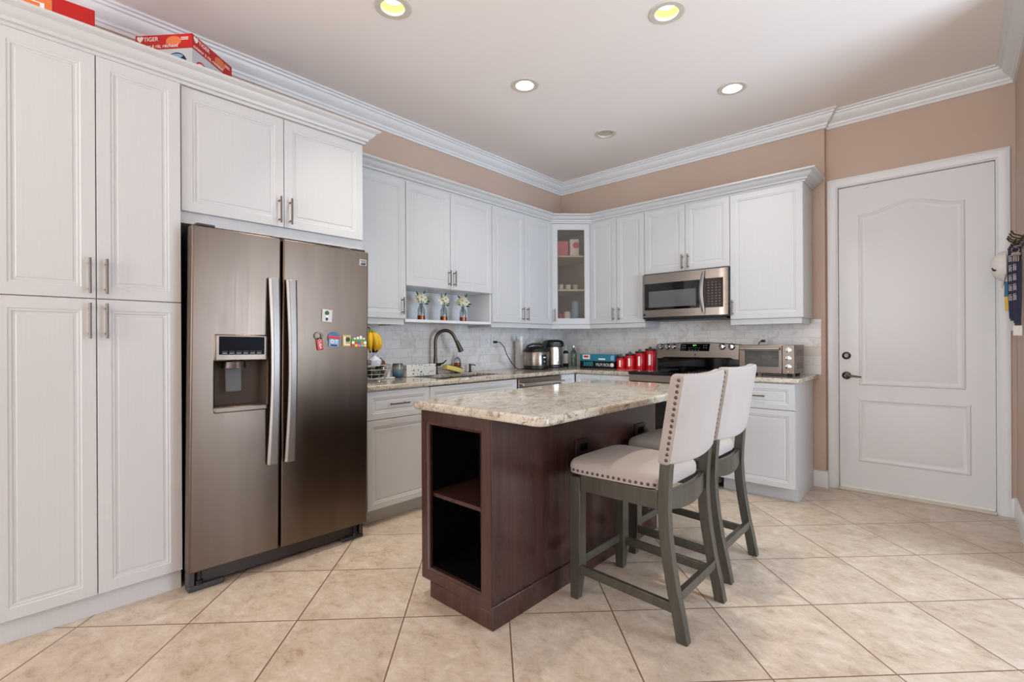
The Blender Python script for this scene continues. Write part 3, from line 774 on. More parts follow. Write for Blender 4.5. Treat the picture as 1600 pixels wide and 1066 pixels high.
for k, cname in enumerate(cols):
    MB().lathe([(0, 0), (.0095, 0), (.0095, .002), (0, .002)], (-.040+.020*(k % 5), -.006, -.024+.016*(k//5)), 10, 'y').build('coloured_dot', cname, m)
tr = MB()
for k in range(4): tr.box(-.034+.02*k, -.020+.02*k, -.005, -.001, .012, .022+.006*((k*7) % 3))
tr.build('skyline', 'ivory', m)

# ------------------------------------------------------------------ boxes on top of the pantry
rb = thing('carton', 'plain red carton on top of the pantry, at the left', 'carton', (.22, -4.425, 2.480), -.08)
box(-.17, .23, -.175, .175, 0, .285).build('box', 'red_print', rb, bevel=.002)
box(.2302, .2315, -.165, .03, .03, .262).build('printed_picture', 'orange_print', rb, bevel=.0004)
box(.231, .2325, -.155, .005, .05, .235).build('printed_picture', 'ivory', rb)
for z in (.07, .13, .19): box(.2325, .2335, -.145, -.01, z, z+.04).build('printed_picture', 'orange_print', rb)
# rotated square appliance carton: corner nearest the room at (.54,-3.897)
tb = thing('appliance_carton', 'red and grey rice cooker carton turned cornerwise on top of the pantry', 'carton', (.54, -3.897, 2.480), math.atan2(-.191, -.243))
# local +x runs along the left face, local +y (or -y) along the right face
LX = .31
sgn = 1 if (Matrix.Rotation(math.atan2(-.191, -.243), 3, 'Z') @ Vector((0, 1, 0))).dot(Vector((-.187, .243, 0))) > 0 else -1
def tbox(x0, x1, y0, y1, z0, z1, n, mat, par, **k): return box(x0, x1, sgn*y0, sgn*y1, z0, z1).build(n, mat, par, **k)
tbox(0, LX, 0, LX, 0, .245, 'box', 'card_grey', tb)
tbox(-.0005, LX+.0005, -.0005, LX+.0005, .2455, .320, 'red_band', 'red_print', tb)
tc = Vector((LX/2, sgn*LX/2))
def face_frame(side):           # matrix of a face: x to the right as one looks at it, y up, z outwards
    if side == 'left':          # face y=0, seen from outside (-sgn*y)
        nrm = Vector((0, -sgn, 0)); org = Vector((LX/2, 0, 0))
    else: nrm = Vector((-1, 0, 0)); org = Vector((0, sgn*LX/2, 0))
    xr = Vector((0, 0, 1)).cross(nrm)
    return Matrix(((xr.x, 0, nrm.x, org.x), (xr.y, 0, nrm.y, org.y), (xr.z, 1, nrm.z, org.z), (0, 0, 0, 1)))
for side in ('left', 'right'):
    FM = face_frame(side)
    def ftext(s, size, x, z, mat='ivory', align='LEFT', shear=0):
        o = text(s, size, tb, mat, (0, 0, 0), (0, 0, 0), align=align, shear=shear); o.matrix_local = FM @ Matrix.Translation((x, z, .0012)); return o
    ftext('\u2665TIGER', .030, -.148, .298); ftext('cuiseur \u00e0 riz, r\u00e9chaud', .026, -.148, .262, shear=.2)
    for zz in (.292, .301): box(.095, .135, zz-.002, zz+.002, .0008, .0014).xform(FM).build('printed_line', 'ivory', tb)
    e = MB().lathe([(0, 0), (.028, 0), (.028, .001), (0, .001)], (0, 0, 0), 20); e.xform(FM @ Matrix.Translation((.055, .285, .0007)) @ Matrix.Diagonal((1.5, .9, 1, 1)))
    e.build('orange_swash', 'orange_print', tb)
    # printed cooker pictures
    def pic(x, z, rx, rz, mat, n, dz=.0006):
        q = MB().lathe([(0, 0), (1, 0), (1, 1), (0, 1)], (0, 0, 0), 24); q.xform(FM @ Matrix.Translation((x, z, dz)) @ Matrix.Diagonal((rx, rz, .0008, 1))); return q.build(n, mat, tb)
    if side == 'left':
        pic(.07, .175, .055, .050, 'black_print', 'printed_cooker'); pic(.07, .160, .048, .036, 'ivory', 'printed_cooker', .0016); pic(.07, .205, .036, .012, 'sky_print', 'printed_lid', .0026)
    else:
        pic(-.085, .165, .045, .040, 'red_soft', 'printed_bowl'); pic(-.085, .172, .035, .022, 'ivory', 'printed_bowl', .0016)
        pic(.055, .160, .06, .045, 'black_print', 'printed_cooker'); pic(.06, .145, .05, .03, 'card_grey', 'printed_cooker', .0016)

# ------------------------------------------------------------------ range, microwave, toaster oven
rg = thing('range', 'stainless electric range with black glass top and knobs on the backguard', 'range', (1.243, -.009, 0))
RW = .790
box(.003, RW-.003, -.60, 0, .05, .905).build('body', 'grey_plastic', rg)
MB().box(.001, RW-.001, -.665, -.075, .906, .932).build('cooktop', 'cooktop', rg, bevel=.006, seg=3)
for (cx, cy, r) in ((.2, -.5, .10), (.58, -.5, .085), (.2, -.24, .075), (.58, -.24, .10)):
    rm = MB(); rings = []
    for k in range(40):
        a = 2*PI*k/40; rings.append([((r+q)*math.cos(a)+cx, (r+q)*math.sin(a)+cy, .9322+w_) for q, w_ in ((0, 0), (.002, 0), (.002, .0003), (0, .0003))])
    rm.ring_loft(rings+[rings[0]], False, False).build('burner_ring', 'label_text', rg)
MB().box(.003, RW-.003, -.655, -.601, .842, .905).build('front_strip', 'steel_h', rg, bevel=.004)
od = MB().box(.006, RW-.006, -.645, -.601, .26, .838).build('oven_door', 'steel_h', rg, bevel=.006)
box(.12, RW-.12, -.648, -.6455, .36, .68).build('oven_window', 'gloss_black', od)
hb = MB().tube([(.06, -.695, .775), (RW-.06, -.695, .775)], .013, 14)
for q in (.1, RW-.1): hb.tube([(q, -.644, .775), (q, -.695, .775)], .010, 10)
hb.build('handle', 'steel_light', od)
box(.006, RW-.006, -.645, -.601, .06, .255).build('storage_drawer', 'steel_h', rg, bevel=.006)
# backguard
bgd = MB(); rings = []
poly = []
for k in range(17):
    t = k/16; poly.append((.004+t*(RW-.008), 1.168+.022*math.sin(PI*t)))
prof = [(.004, 1.028)] + [(.05, 1.028), (.085, 1.042)] + [(RW-.085, 1.042), (RW-.05, 1.028), (RW-.004, 1.028)]
out = prof + list(reversed(poly))
bgd.ring_loft([[(x, -.098, z) for x, z in out], [(x, -.004, z) for x, z in out]])
bg = bgd.build('backguard', 'steel_h', rg, bevel=.006)
MB().box(.01, RW-.01, -.082, -.005, .9325, 1.040).build('backguard_lower', 'gloss_black', rg)
ds = MB().prism([(.245, 1.106), (.520, 1.106), (.532, 1.176), (.257, 1.176)], 0, .003).xform(Matrix.Translation((0, -.098, 0)) @ Matrix.Rotation(PI/2, 4, 'X'))
ds = ds.build('display', 'gloss_black', bg)
text('6:11', .020, ds, 'display_green', (.39, -.1018, 1.160), FRONT, 'clock_digits')
mk = MB()
for x in (.275, .297, .475, .497):
    for z in (1.137, 1.158): mk.box(x-.005, x+.005, -.1022, -.101, z-.003, z+.003)
for x in (.335, .355, .375, .395, .415, .435): mk.box(x-.003, x+.003, -.1022, -.101, 1.133, 1.137)
for x in (.34, .365, .395, .425): mk.box(x-.007, x+.007, -.1022, -.101, 1.113, 1.117)
mk.build('button_markings', 'label_text', ds)
for x in (.052, .118, .184, .640, .722):
    r = .026 if x != .184 else .022
    kb = MB().lathe([(0, 0), (r, 0), (r, .004), (r*.82, .008), (r*.75, .024), (0, .026)], (x, -.098, 1.148), 24, 'y').build('knob', 'chrome', bg)
    MB().lathe([(r*.98, 0), (r*1.18, 0), (r*1.18, .003), (r*.98, .003)], (x, -.098, 1.148), 24, 'y').build('knob_bezel', 'black', kb)
box(.384, .400, -.100, -.0975, 1.062, 1.080).build('badge', 'steel_dark', bg)

mw = thing('microwave', 'stainless over-the-range microwave with a black window and curved handle', 'microwave', (1.246, -.009, 0))
MWW = .784
box(.002, MWW-.002, -.365, -.001, 1.412, 1.834).build('body', 'grey_plastic', mw)
box(.02, MWW-.02, -.36, -.03, 1.394, 1.411).build('vent_grille', 'black', mw)
md = MB(); zt, zb = 1.822, 1.425
rings = []
for (x, y) in ((.004, -.366), (.004, -.388), (.012, -.394)) + tuple((.012+(MWW-.024)*k/12, -.394-.012*math.sin(PI*k/12)) for k in range(1, 12)) + ((MWW-.012, -.394), (MWW-.004, -.388), (MWW-.004, -.366)):
    rings.append((x, y))
md.prism(rings, zb, zt); md = md.build('door', 'steel_h', mw, smooth=40)
def curved(x0, x1, z0, z1, off, th=.002, n=14):
    f = []; b = []
    for k in range(n+1):
        x = x0+(x1-x0)*k/n; tt = (x-.012)/(MWW-.024); y = -.394-.012*math.sin(PI*min(1, max(0, tt)))
        f.append((x, y-off)); b.append((x, y-off+th))
    return MB().prism(f+list(reversed(b)), z0, z1)
curved(.028, .552, 1.492, 1.738, .0025, .004).build('window_frame', 'gloss_black', md, smooth=40)
curved(.072, .520, 1.515, 1.665, .0035, .002).build('window', plain('mesh_window', (92, 92, 92), .12), md, smooth=40)
cpn = curved(.598, .748, 1.490, 1.742, .0025, .004).build('control_panel', 'gloss_black', md, smooth=40)
mk = MB()
for i in range(4):
    for k in range(9):
        x = .628+.031*i; y = -.394-.012*math.sin(PI*(x-.012)/(MWW-.024)); z = 1.706-.0235*k
        if k == 0 and i > 2: continue
        mk.box(x-.0045, x+.0045, y-.0034, y-.002, z-.0018, z+.0018)
mk.build('button_markings', 'label_text', cpn)
rings = []
for k in range(17):
    t = k/16; z = 1.436+.375*t; y = -.406-.010-.030*math.sin(PI*t); w_ = .012+.006*math.sin(PI*t); xc = .588-.014*math.sin(PI*t)
    rings.append([(xc-w_, y+.008, z), (xc-w_*.5, y, z), (xc+w_*.5, y, z), (xc+w_, y+.008, z), (xc+w_*.6, y+.014, z), (xc-w_*.6, y+.014, z)])
hm = MB().ring_loft(rings)
for z in (1.446, 1.80): hm.box(.578, .598, -.42, -.402, z-.01, z+.01)
hm.build('handle', 'steel_light', md, smooth=50)
box(.016, .034, -.400, -.393, 1.440, 1.458).build('badge', 'black', md)
box(.006, MWW-.006, -.388, -.3655, 1.412, 1.4245).build('lower_vent', 'black', mw)

to = thing('toaster_oven', 'compact stainless toaster oven with three knobs on the right countertop', 'toaster oven', (2.142, -.150, .922))
TW, TH, TD = .395, .245, .31
bb = MB().box(0, .012, -TD, 0, .022, TH).box(TW-.014, TW, -TD, 0, .022, TH).box(.012, TW-.014, -TD, 0, TH-.012, TH).box(.012, TW-.014, -TD, 0, .022, .034).box(.012, TW-.014, -.012, 0, .034, TH-.012).box(.305, .312, -TD, -.012, .034, TH-.012)
bb.build('shell', 'steel_brown', to, bevel=.004)
tf = MB(); rings = []
X0_, X1_, Z0_, Z1_ = .0, .31, .024, TH-.002
for (i, dd) in ((0, 0), (0, -.014), (1, -.014), (1, 0)):
    if i == 0: rings.append([(X0_, -TD+dd-.0005, Z0_), (X1_, -TD+dd-.0005, Z0_), (X1_, -TD+dd-.0005, Z1_), (X0_, -TD+dd-.0005, Z1_)])
    else: rings.append([(.042, -TD+dd-.0005, .074), (.288, -TD+dd-.0005, .074), (.288, -TD+dd-.0005, .198), (.042, -TD+dd-.0005, .198)])
dd = tf.ring_loft(rings+[rings[0]], False, False).build('door', 'steel_brown', to, bevel=.002)
box(.040, .290, -TD-.008, -TD-.005, .072, .200).build('glass', 'oven_glass', dd, smooth=0)
hb = MB().tube([(.012, -TD-.042, .214), (.298, -TD-.042, .214)], .0095, 14)
for q in (.028, .282): hb.tube([(q, -TD-.012, .214), (q, -TD-.042, .214)], .007, 10)
hb.build('handle', 'copper' if False else 'steel_light', dd)
box(.3125, TW, -TD-.010, -TD-.0005, .024, TH-.002).build('control_panel', 'steel_brown', to, bevel=.002)
for z in (.205, .142, .078):
    k_ = MB().lathe([(0, 0), (.021, 0), (.021, .004), (.017, .007), (.016, .02), (0, .022)], (.353, -TD-.010, z), 24, 'y').build('knob', 'chrome', to)
    MB().box(.350, .356, -TD-.036, -TD-.031, z-.014, z+.014).build('knob_grip', 'nickel', k_)
MB().lathe([(0, 0), (.004, 0), (.004, .003), (0, .003)], (.353, -TD-.010, .040), 12, 'y').build('indicator', 'ivory', to)
vt = MB()
for zz in (.16, .06):
    for k in range(6): vt.box(TW+.0002, TW+.0016, -.24+.0, -.06, zz+.008*k, zz+.008*k+.004)
vt.build('side_vent', 'grey_plastic', to)
rk = MB()
for k in range(9): rk.tube([(.02+.033*k, -TD+.02, .128), (.02+.033*k, -.02, .128)], .0018, 6)
for y in (-TD+.02, -.02): rk.tube([(.015, y, .128), (.30, y, .128)], .0022, 6)
rk.build('rack', 'chrome', to)
MB().box(.02, .30, -TD+.03, -.03, .050, .056).build('crumb_tray', 'nickel', to)
MB().lathe([(0, 0), (.09, 0), (.10, .03), (.097, .03), (.085, .004), (0, .004)], (.18, -.16, .131), 30).build('pan', 'chrome', to)
for (x, y) in ((.04, -TD+.03), (TW-.04, -TD+.03), (.04, -.03), (TW-.04, -.03)):
    MB().lathe([(0, 0), (.016, 0), (.018, .0215), (0, .0215)], (x, y, 0), 14).build('foot', 'black', to)

# ------------------------------------------------------------------ sockets, switches, cords
def plate(label, loc, rz, kind, name='wall_outlet', cat='outlet'):
    t = thing(name, label, cat, loc, rz)
    box(-.036, .036, -.006, 0, -.058, .058).build('cover_plate', 'white_plastic', t, bevel=.002)
    if kind == 'switch':
        box(-.017, .017, -.009, -.0061, -.034, .034).build('rocker', 'white_plastic', t, bevel=.002)
    else:
        for z in (-.020, .020):
            f = MB().lathe([(0, 0), (.0165, 0), (.0165, .002), (0, .002)], (0, -.006, z), 20, 'y').build('socket', 'white_plastic', t)
            MB().box(-.0075, -.0055, -.0086, -.0081, z-.002, z+.008).box(.0055, .0075, -.0086, -.0081, z-.002, z+.007).box(-.002, .002, -.0086, -.0081, z-.010, z-.006).build('slots', 'black', f)
    return t
plate('white rocker switch on the backsplash between the faucet and the corded outlet', (.0085, -1.322, 1.205), R90, 'switch', 'light_switch', 'switch')
plate('white outlet on the left backsplash with a black cord plugged in', (.0085, -1.165, 1.222), R90, 'outlet')
plate('white outlet on the back backsplash above the red canisters', (.890, -.0085, 1.208), 0, 'outlet')
plate('white outlet on the back backsplash above the toaster oven', (2.203, -.0085, 1.222), 0, 'outlet')
cd = thing('power_cord', 'black cord drooping from the left outlet to the rice cooker', 'cord')
MB().box(.018, .050, -1.178, -1.150, 1.188, 1.212).build('plug', 'black', cd, bevel=.004)
pts = [(.050, -1.16, 1.20), (.085, -1.145, 1.196), (.115, -1.12, 1.15), (.125, -1.09, 1.07), (.135, -1.03, .985), (.15, -.985, .938), (.17, -.97, .9265), (.20, -.925, .9265)]
MB().tube(pts, .0042, 8).build('cable', 'black', cd)
cd = thing('power_cord', 'short black cord plugged above the toaster oven', 'cord')
MB().box(2.190, 2.218, -.045, -.018, 1.188, 1.210).build('plug', 'black', cd, bevel=.004)
MB().tube([(2.204, -.045, 1.20), (2.195, -.062, 1.198), (2.180, -.072, 1.18), (2.175, -.075, 1.12), (2.19, -.09, 1.0), (2.22, -.12, .928)], .0042, 8).build('cable', 'black', cd)

# ------------------------------------------------------------------ things on the counters
ZT = .9215
# faucet
fc = thing('faucet', 'tall bronze gooseneck kitchen faucet arching over the sink', 'faucet', (.085, -1.965, ZT), 0)
fcol = MB().lathe([(0, 0), (.027, 0), (.027, .006), (.019, .012), (.017, .13), (.015, .15), (0, .15)], (0, 0, 0), 20)
pts = [(0, 0, .14)] + [(0, 0, .14+.145*k/4) for k in range(1, 5)]
R_ = .088
for k in range(1, 15):
    a = PI*k/16.5; pts.append(((R_-R_*math.cos(a))*.50, (R_-R_*math.cos(a))*.87, .285+R_*1.12*math.sin(a)))
e = pts[-1]; pts += [(e[0]+.008, e[1]+.014, e[2]-.035)]
fcol.tube(pts, .0145, 14); fcol.build('spout', 'bronze', fc, smooth=50)
e = pts[-1]
MB().tube([e, (e[0]+.006, e[1]+.011, e[2]-.02), (e[0]+.022, e[1]+.040, e[2]-.095), (e[0]+.023, e[1]+.042, e[2]-.10)], [.0155, .018, .024, .020], 16).build('spray_head', 'bronze', fc)
hv = MB().tube([(.012, 0, .085), (.055, .012, .088)], .013, 14).tube([(.052, .012, .09), (.075, .03, .10), (.095, .045, .125)], [.008, .006, .005], 10)
hv.build('lever', 'bronze', fc)
sd = thing('soap_pump', 'bronze built-in soap pump on the counter right of the faucet', 'soap pump', (.075, -1.545, ZT))
MB().lathe([(0, 0), (.018, 0), (.018, .005), (.011, .010), (.011, .055), (.0135, .058), (.0135, .075), (0, .078)], (0, 0, 0), 18).build('body', 'bronze', sd)
MB().tube([(0, 0, .066), (.045, .01, .068), (.058, .013, .060)], .005, 10).build('nozzle', 'bronze', sd)
# dish soap bottle
db = thing('dish_soap_bottle', 'clear bottle of amber dish soap beside the faucet', 'bottle', (.065, -1.693, ZT))
MB().lathe([(0, 0), (.030, 0), (.033, .005), (.033, .10), (.026, .125), (.012, .140), (.012, .152), (0, .152)], (0, 0, 0), 20).build('bottle', 'clear_glass', db)
MB().lathe([(0, .002), (.028, .002), (.031, .007), (.031, .092), (0, .092)], (0, 0, 0), 20).build('soap', 'amber', db)
pm = MB().lathe([(0, .152), (.013, .152), (.013, .168), (.004, .170), (.004, .195), (0, .195)], (0, 0, 0), 14).tube([(0, 0, .195), (.02, .008, .197), (.034, .012, .190)], .0045, 8)
pm.build('pump', 'white_plastic', db)
# sponge pack
sg = thing('sponge', 'yellow sponge with a green scouring side leaning by the faucet', 'sponge', (.150, -1.83, ZT+.001), .12)
sgm = box(-.030, .030, -.10, .10, 0, .040).build('foam', 'sponge', sg, bevel=.004); sgm.rotation_euler = (-.22, 0, 0); sgm.location = (0, 0, .023)
sgm2 = box(-.0305, .0305, -.07, .101, .0402, .047).build('scourer', 'green_dark', sg, bevel=.002); sgm2.rotation_euler = (-.22, 0, 0); sgm2.location = (0, 0, .023)
# leaf print box
small('tissue_box', 'white rectangular box printed with green and blue leaves left of the faucet', 'box', MB().box(-.05, .05, -.15, .15, 0, .098), 'leaf_print', (.135, -2.187, ZT), .006)
# tumbler
tm = MB().lathe([(0, 0), (.032, 0), (.040, .012), (.045, .045), (.044, .085), (.040, .112), (.037, .112), (.041, .085), (.042, .045), (.037, .014), (0, .008)], (0, 0, 0), 26)
small('tumbler', 'smoky blue stemless tumbler between the fruit basket and the printed box', 'tumbler', tm, 'tumbler', (.165, -2.407, ZT))
# white stand
ws = thing('utensil_stand', 'small white plastic stand beside the wire fruit basket', 'stand', (.205, -2.520, ZT), .8)
box(-.045, .045, -.035, .035, 0, .012).build('base', 'white_plastic', ws, bevel=.004)
box(-.013, .013, -.006, .006, .0125, .118).build('post', 'white_plastic', ws, bevel=.003)
# wire fruit basket with banana hook
BX, BY = .355, -2.770
wb_ = thing('fruit_basket', 'silver wire fruit basket with a banana hook beside the fridge', 'basket', (BX, BY, ZT))
bk = MB()
def ring(mb, r, z, w=.003, n=40): mb.tube([(r*math.cos(2*PI*k/n), r*math.sin(2*PI*k/n), z) for k in range(n+1)], w, 6)
for r, z, w in ((.085, .004, .003), (.108, .028, .0022), (.125, .058, .0022), (.135, .090, .0022), (.140, .122, .004)): ring(bk, r, z, w)
for k in range(14):
    a = 2*PI*k/14; ca, sa = math.cos(a), math.sin(a)
    bk.tube([(r*ca, r*sa, z) for r, z in ((.0, .004), (.085, .004), (.108, .028), (.125, .058), (.135, .09), (.140, .122))], .002, 6)
bk.build('wire_bowl', 'chrome', wb_)
MB().tube([(-.14, -.02, .004), (-.145, -.02, .12), (-.14, -.018, .30), (-.11, -.01, .375), (-.05, 0, .395), (-.012, .006, .385), (-.006, .008, .368), (-.016, .006, .360)], .0042, 10).build('banana_hook', 'bronze', wb_)
bn = thing('banana_bunch', 'bunch of ripe bananas hanging from the wire basket hook', 'bananas', (BX-.012, BY+.012, ZT+.375))
def banana(ang, tilt):
    m = MB(); pts = []; rad = []
    for k in range(13):
        t = k/12; x = .006+.060*math.sin(PI*t*.80); z = -.158*t
        pts.append((x*math.cos(ang), x*math.sin(ang)*1.0, z-.004)); rad.append([.006, .008, .014, .0185, .020, .021, .021, .021, .0205, .019, .015, .009, .005][k])
    m.tube(pts, rad, 10); return m, pts
for k, ang in enumerate((.1, .75, 1.4, -.6, 2.2, -1.3)):
    m, pts = banana(ang, 0); b = m.build('banana', 'banana', bn, smooth=60)
    MB().tube(pts[:3], [.0064, .0084, .0154], 10).build('stem', 'banana_green', b)
    MB().tube([pts[-2], pts[-1], (pts[-1][0], pts[-1][1], pts[-1][2]-.006)], [.0094, .0058, .004], 8).build('tip', 'banana_tip', b)
av = None
avl = ['dark green avocado at the front of the wire basket', 'dark green avocado at the right of the wire basket', 'dark green avocado at the back of the wire basket']
for k, (dx, dy, rz) in enumerate(((.060, -.015, .4), (.012, .062, 1.9), (-.06, -.01, 3.2))):
    if av is None:
        av = MB().lathe([(0, -.05), (.022, -.046), (.036, -.028), (.040, -.005), (.034, .02), (.022, .042), (.010, .054), (0, .056)], (0, 0, 0), 18, 'x').build('avocado', 'avocado', smooth=60); o = av
    else: o = av.copy(); C.objects.link(o)
    o.location = (BX+dx, BY+dy, ZT+.066); o.rotation_euler = (0, .25, rz); tag(o, avl[k], 'avocado', 'avocados in the wire basket')
random.seed(3)
bgm = MB().lathe([(0, 0), (.035, .002), (.048, .02), (.045, .045), (.025, .062), (.010, .072), (.016, .088), (0, .09)], (0, 0, 0), 20)
bgm.v = [(x*(1+random.uniform(-.14, .14)), y*(1+random.uniform(-.14, .14)), z+random.uniform(-.004, .004)) for x, y, z in bgm.v]
small('plastic_bag', 'crumpled white plastic bag on top of the fruit in the wire basket', 'bag', bgm, 'bag', (BX+.03, BY+.018, ZT+.112))
small('onion', 'brown skinned onion at the rim of the wire basket', 'onion', MB().lathe([(0, -.03), (.022, -.026), (.033, -.004), (.028, .018), (.010, .03), (.004, .042), (0, .043)], (0, 0, 0), 18), 'onion', (BX+.005, BY+.085, ZT+.128))
# paper towel roll
pt = thing('paper_towel_roll', 'upright white paper towel roll behind the rice cooker', 'paper towel', (.085, -.835, ZT))
MB().lathe([(.018, .006), (.055, .006), (.057, .012), (.057, .285), (.055, .290), (.018, .290)], (0, 0, 0), 32).build('roll', 'towel', pt)
MB().lathe([(0, 0), (.06, 0), (.06, .005), (0, .005)], (0, 0, 0), 28).build('base', 'chrome', pt)
MB().lathe([(0, .0055), (.008, .0055), (.008, .318), (.013, .324), (.008, .336), (0, .338)], (0, 0, 0), 14).build('rod', 'chrome', pt)
# rice cooker
rcx = thing('rice_cooker', 'round stainless rice cooker with a black lid on the left counter', 'rice cooker', (.290, -.827, ZT), -.75)
MB().lathe([(0, 0), (.115, 0), (.128, .010), (.130, .040), (0, .040)], (0, 0, 0), 40).build('base', 'black', rcx)
MB().lathe([(0, .0405), (.129, .0405), (.131, .05), (.131, .172), (.128, .178), (0, .178)], (0, 0, 0), 40).build('body', 'steel_h', rcx)
ld = MB().lathe([(0, .1785), (.131, .1785), (.133, .188), (.126, .202), (.10, .222), (.05, .232), (0, .234)], (0, 0, 0), 40).build('lid', 'black', rcx)
MB().lathe([(0, .2335), (.03, .2335), (.024, .2385), (0, .2395)], (0, 0, 0), 20).build('steam_vent', 'chrome', ld)
MB().tube([(0, -.105, .205), (0, -.085, .240), (0, -.04, .256), (0, .04, .256), (0, .085, .240), (0, .105, .205)], .011, 12).build('handle', 'black', ld)
pl = MB(); a0, a1 = -1.62+.75*0, -1.20
f = []; bq = []
for k in range(9):
    a = .28+.46*(k/8); f.append((.1345*math.cos(a), .1345*math.sin(a))); bq.append((.130*math.cos(a), .130*math.sin(a)))
cpnl = MB().prism(f+list(reversed(bq)), .045, .150).build('control_panel', 'black', rcx)
a = .51; MB().box(-.014, .014, -.1365, -.1345, .118, .128).xform(Matrix.Rotation(a+PI/2, 4, 'Z')).build('indicator', 'ivory', cpnl)
MB().box(-.008, .008, -.1365, -.1345, .075, .086).xform(Matrix.Rotation(a+PI/2, 4, 'Z')).build('switch', 'sky_print', cpnl)
pw = MB().tube([(-.03, -.142, .150), (-.03, -.146, .21), (-.03, -.150, .27), (-.03, -.154, .335)], [.015, .009, .011, .024], 10, .35)
pw.build('paddle', 'white_plastic', rcx)
# hot water pot
hp = thing('water_boiler', 'tall stainless water boiler with a black lid in the counter corner', 'water boiler', (.215, -.455, ZT), 1.0)
MB().prism(rrect(-.095, .095, -.105, .105, (.07, .07, .07, .07)), 0, .03).build('base', 'black', hp, bevel=.004)
MB().prism(rrect(-.092, .092, -.102, .102, (.07, .07, .07, .07)), .0305, .225).build('body', 'steel_h', hp, bevel=.004)
hl = MB(); rings = []
for z, s in ((.2255, 1.0), (.25, 1.04), (.275, 1.0), (.292, .82), (.300, .5)): rings.append([(x*s, y*s*1.06-.012, z) for x, y in rrect(-.097, .097, -.108, .108, (.06, .06, .06, .06))])
hl.ring_loft(rings).build('lid', 'black', hp, smooth=60)
MB().box(-.022, .022, -.108, -.1025, .07, .205).build('water_gauge', 'chrome', hp, bevel=.002)
MB().box(-.008, .008, -.111, -.1085, .085, .190).build('gauge_window', 'white_plastic', hp, bevel=.002)
MB().box(-.034, .034, -.128, -.100, .262, .27).build('button', 'chrome', hp, bevel=.003)
# bottles in the corner
b1 = thing('soap_bottle', 'white labelled pump bottle in the counter corner left of the green bottle', 'bottle', (.208, -.208, ZT))
MB().lathe([(0, 0), (.029, 0), (.031, .005), (.031, .15), (.022, .175), (.012, .18), (0, .18)], (0, 0, 0), 20).build('body', 'black', b1)
MB().lathe([(.0315, .035), (.0325, .035), (.0325, .145), (.0315, .145)], (0, 0, 0), 24).build('label_band', 'ivory', b1)
MB().lathe([(0, .1805), (.014, .1805), (.014, .20), (.006, .204), (.006, .24), (0, .24)], (0, 0, 0), 14).tube([(0, 0, .24), (.022, -.02, .242), (.032, -.028, .234)], .006, 8).build('pump', 'ivory', b1)
b2 = thing('oil_bottle', 'pale green glass bottle in the counter corner', 'bottle', (.285, -.165, ZT))
MB().lathe([(0, 0), (.030, 0), (.036, .006), (.037, .14), (.030, .165), (.013, .19), (.012, .215), (0, .215)], (0, 0, 0), 22).build('body', 'green_glass', b2)
MB().lathe([(0, .2155), (.013, .2155), (.013, .235), (.008, .24), (0, .24)], (0, 0, 0), 14).build('stopper', 'chrome', b2)
# boxes of film wrap
f1 = thing('film_roll_box', 'long black box lettered FILM ROLL, lying on the back counter', 'box', (.700, -.30, ZT))
box(-.205, .205, -.045, .045, 0, .075).build('carton', 'black_print', f1, bevel=.001)
text('3000', .062, f1, 'cyan_print', (-.105, -.0456, .042), FRONT, sx=1.0)
text('FILM ROLL', .042, f1, 'ivory', (.085, -.0456, .038), FRONT, sx=.95)
MB().lathe([(0, 0), (.020, 0), (.020, .001), (0, .001)], (.184, -.0452, .040), 18, 'y').build('printed_seal', 'ivory', f1)
f2 = thing('foil_box', 'long teal box stacked on the black film roll box', 'box', (.700, -.298, ZT+.0755), .02)
box(-.205, .205, -.045, .045, 0, .072).build('carton', 'teal_print', f2, bevel=.001)
box(-.17, -.08, -.0462, -.0451, .018, .066).build('printed_label', 'ivory', f2); box(-.155, -.10, -.0470, -.0463, .036, .056).build('printed_label', 'red_soft', f2)
box(.02, .10, -.0462, -.0451, .014, .030).build('printed_label', 'ivory', f2); box(.165, .2, -.0462, -.0451, .012, .06).build('printed_label', 'sky_print', f2)
text('FOIL', .018, f2, 'teal_print', (.06, -.0466, .022), FRONT) if False else None
# red canisters
cl = ['shortest red canister, leftmost of the four beside the film boxes', 'second shortest red canister of the row beside the range', 'second tallest red canister of the row beside the range', 'tallest red canister, next to the range backguard']
for k, (x, y, r, h) in enumerate(((.952, -.290, .042, .112), (1.030, -.243, .047, .136), (1.107, -.183, .049, .160), (1.184, -.110, .053, .186))):
    c = thing('canister', cl[k], 'canister', (x, y, ZT), 0, 'red canisters in ascending size')
    MB().lathe([(0, 0), (r, 0), (r+.001, .004), (r+.001, h-.006), (r-.002, h), (0, h)], (0, 0, 0), 32).build('body', 'red_gloss', c)
    MB().lathe([(0, h+.0005), (r-.003, h+.0005), (r+.001, h+.006), (r+.001, h+.014), (r-.012, h+.02), (0, h+.022)], (0, 0, 0), 32).build('lid', 'black', c)
    MB().lathe([(0, h+.0222), (.014, h+.0222), (.018, h+.034), (.010, h+.040), (0, h+.041)], (0, 0, 0), 18).build('lid_knob', 'chrome', c)
    q = MB(); f = []; b = []
    for j in range(7):
        a = -PI/2+.10+.40*(j/6); f.append(((r+.003)*math.cos(a), (r+.003)*math.sin(a))); b.append(((r+.0012)*math.cos(a), (r+.0012)*math.sin(a)))
    q.prism(f+list(reversed(b)), h*.22, h*.80).build('label_strip', 'ivory', c)
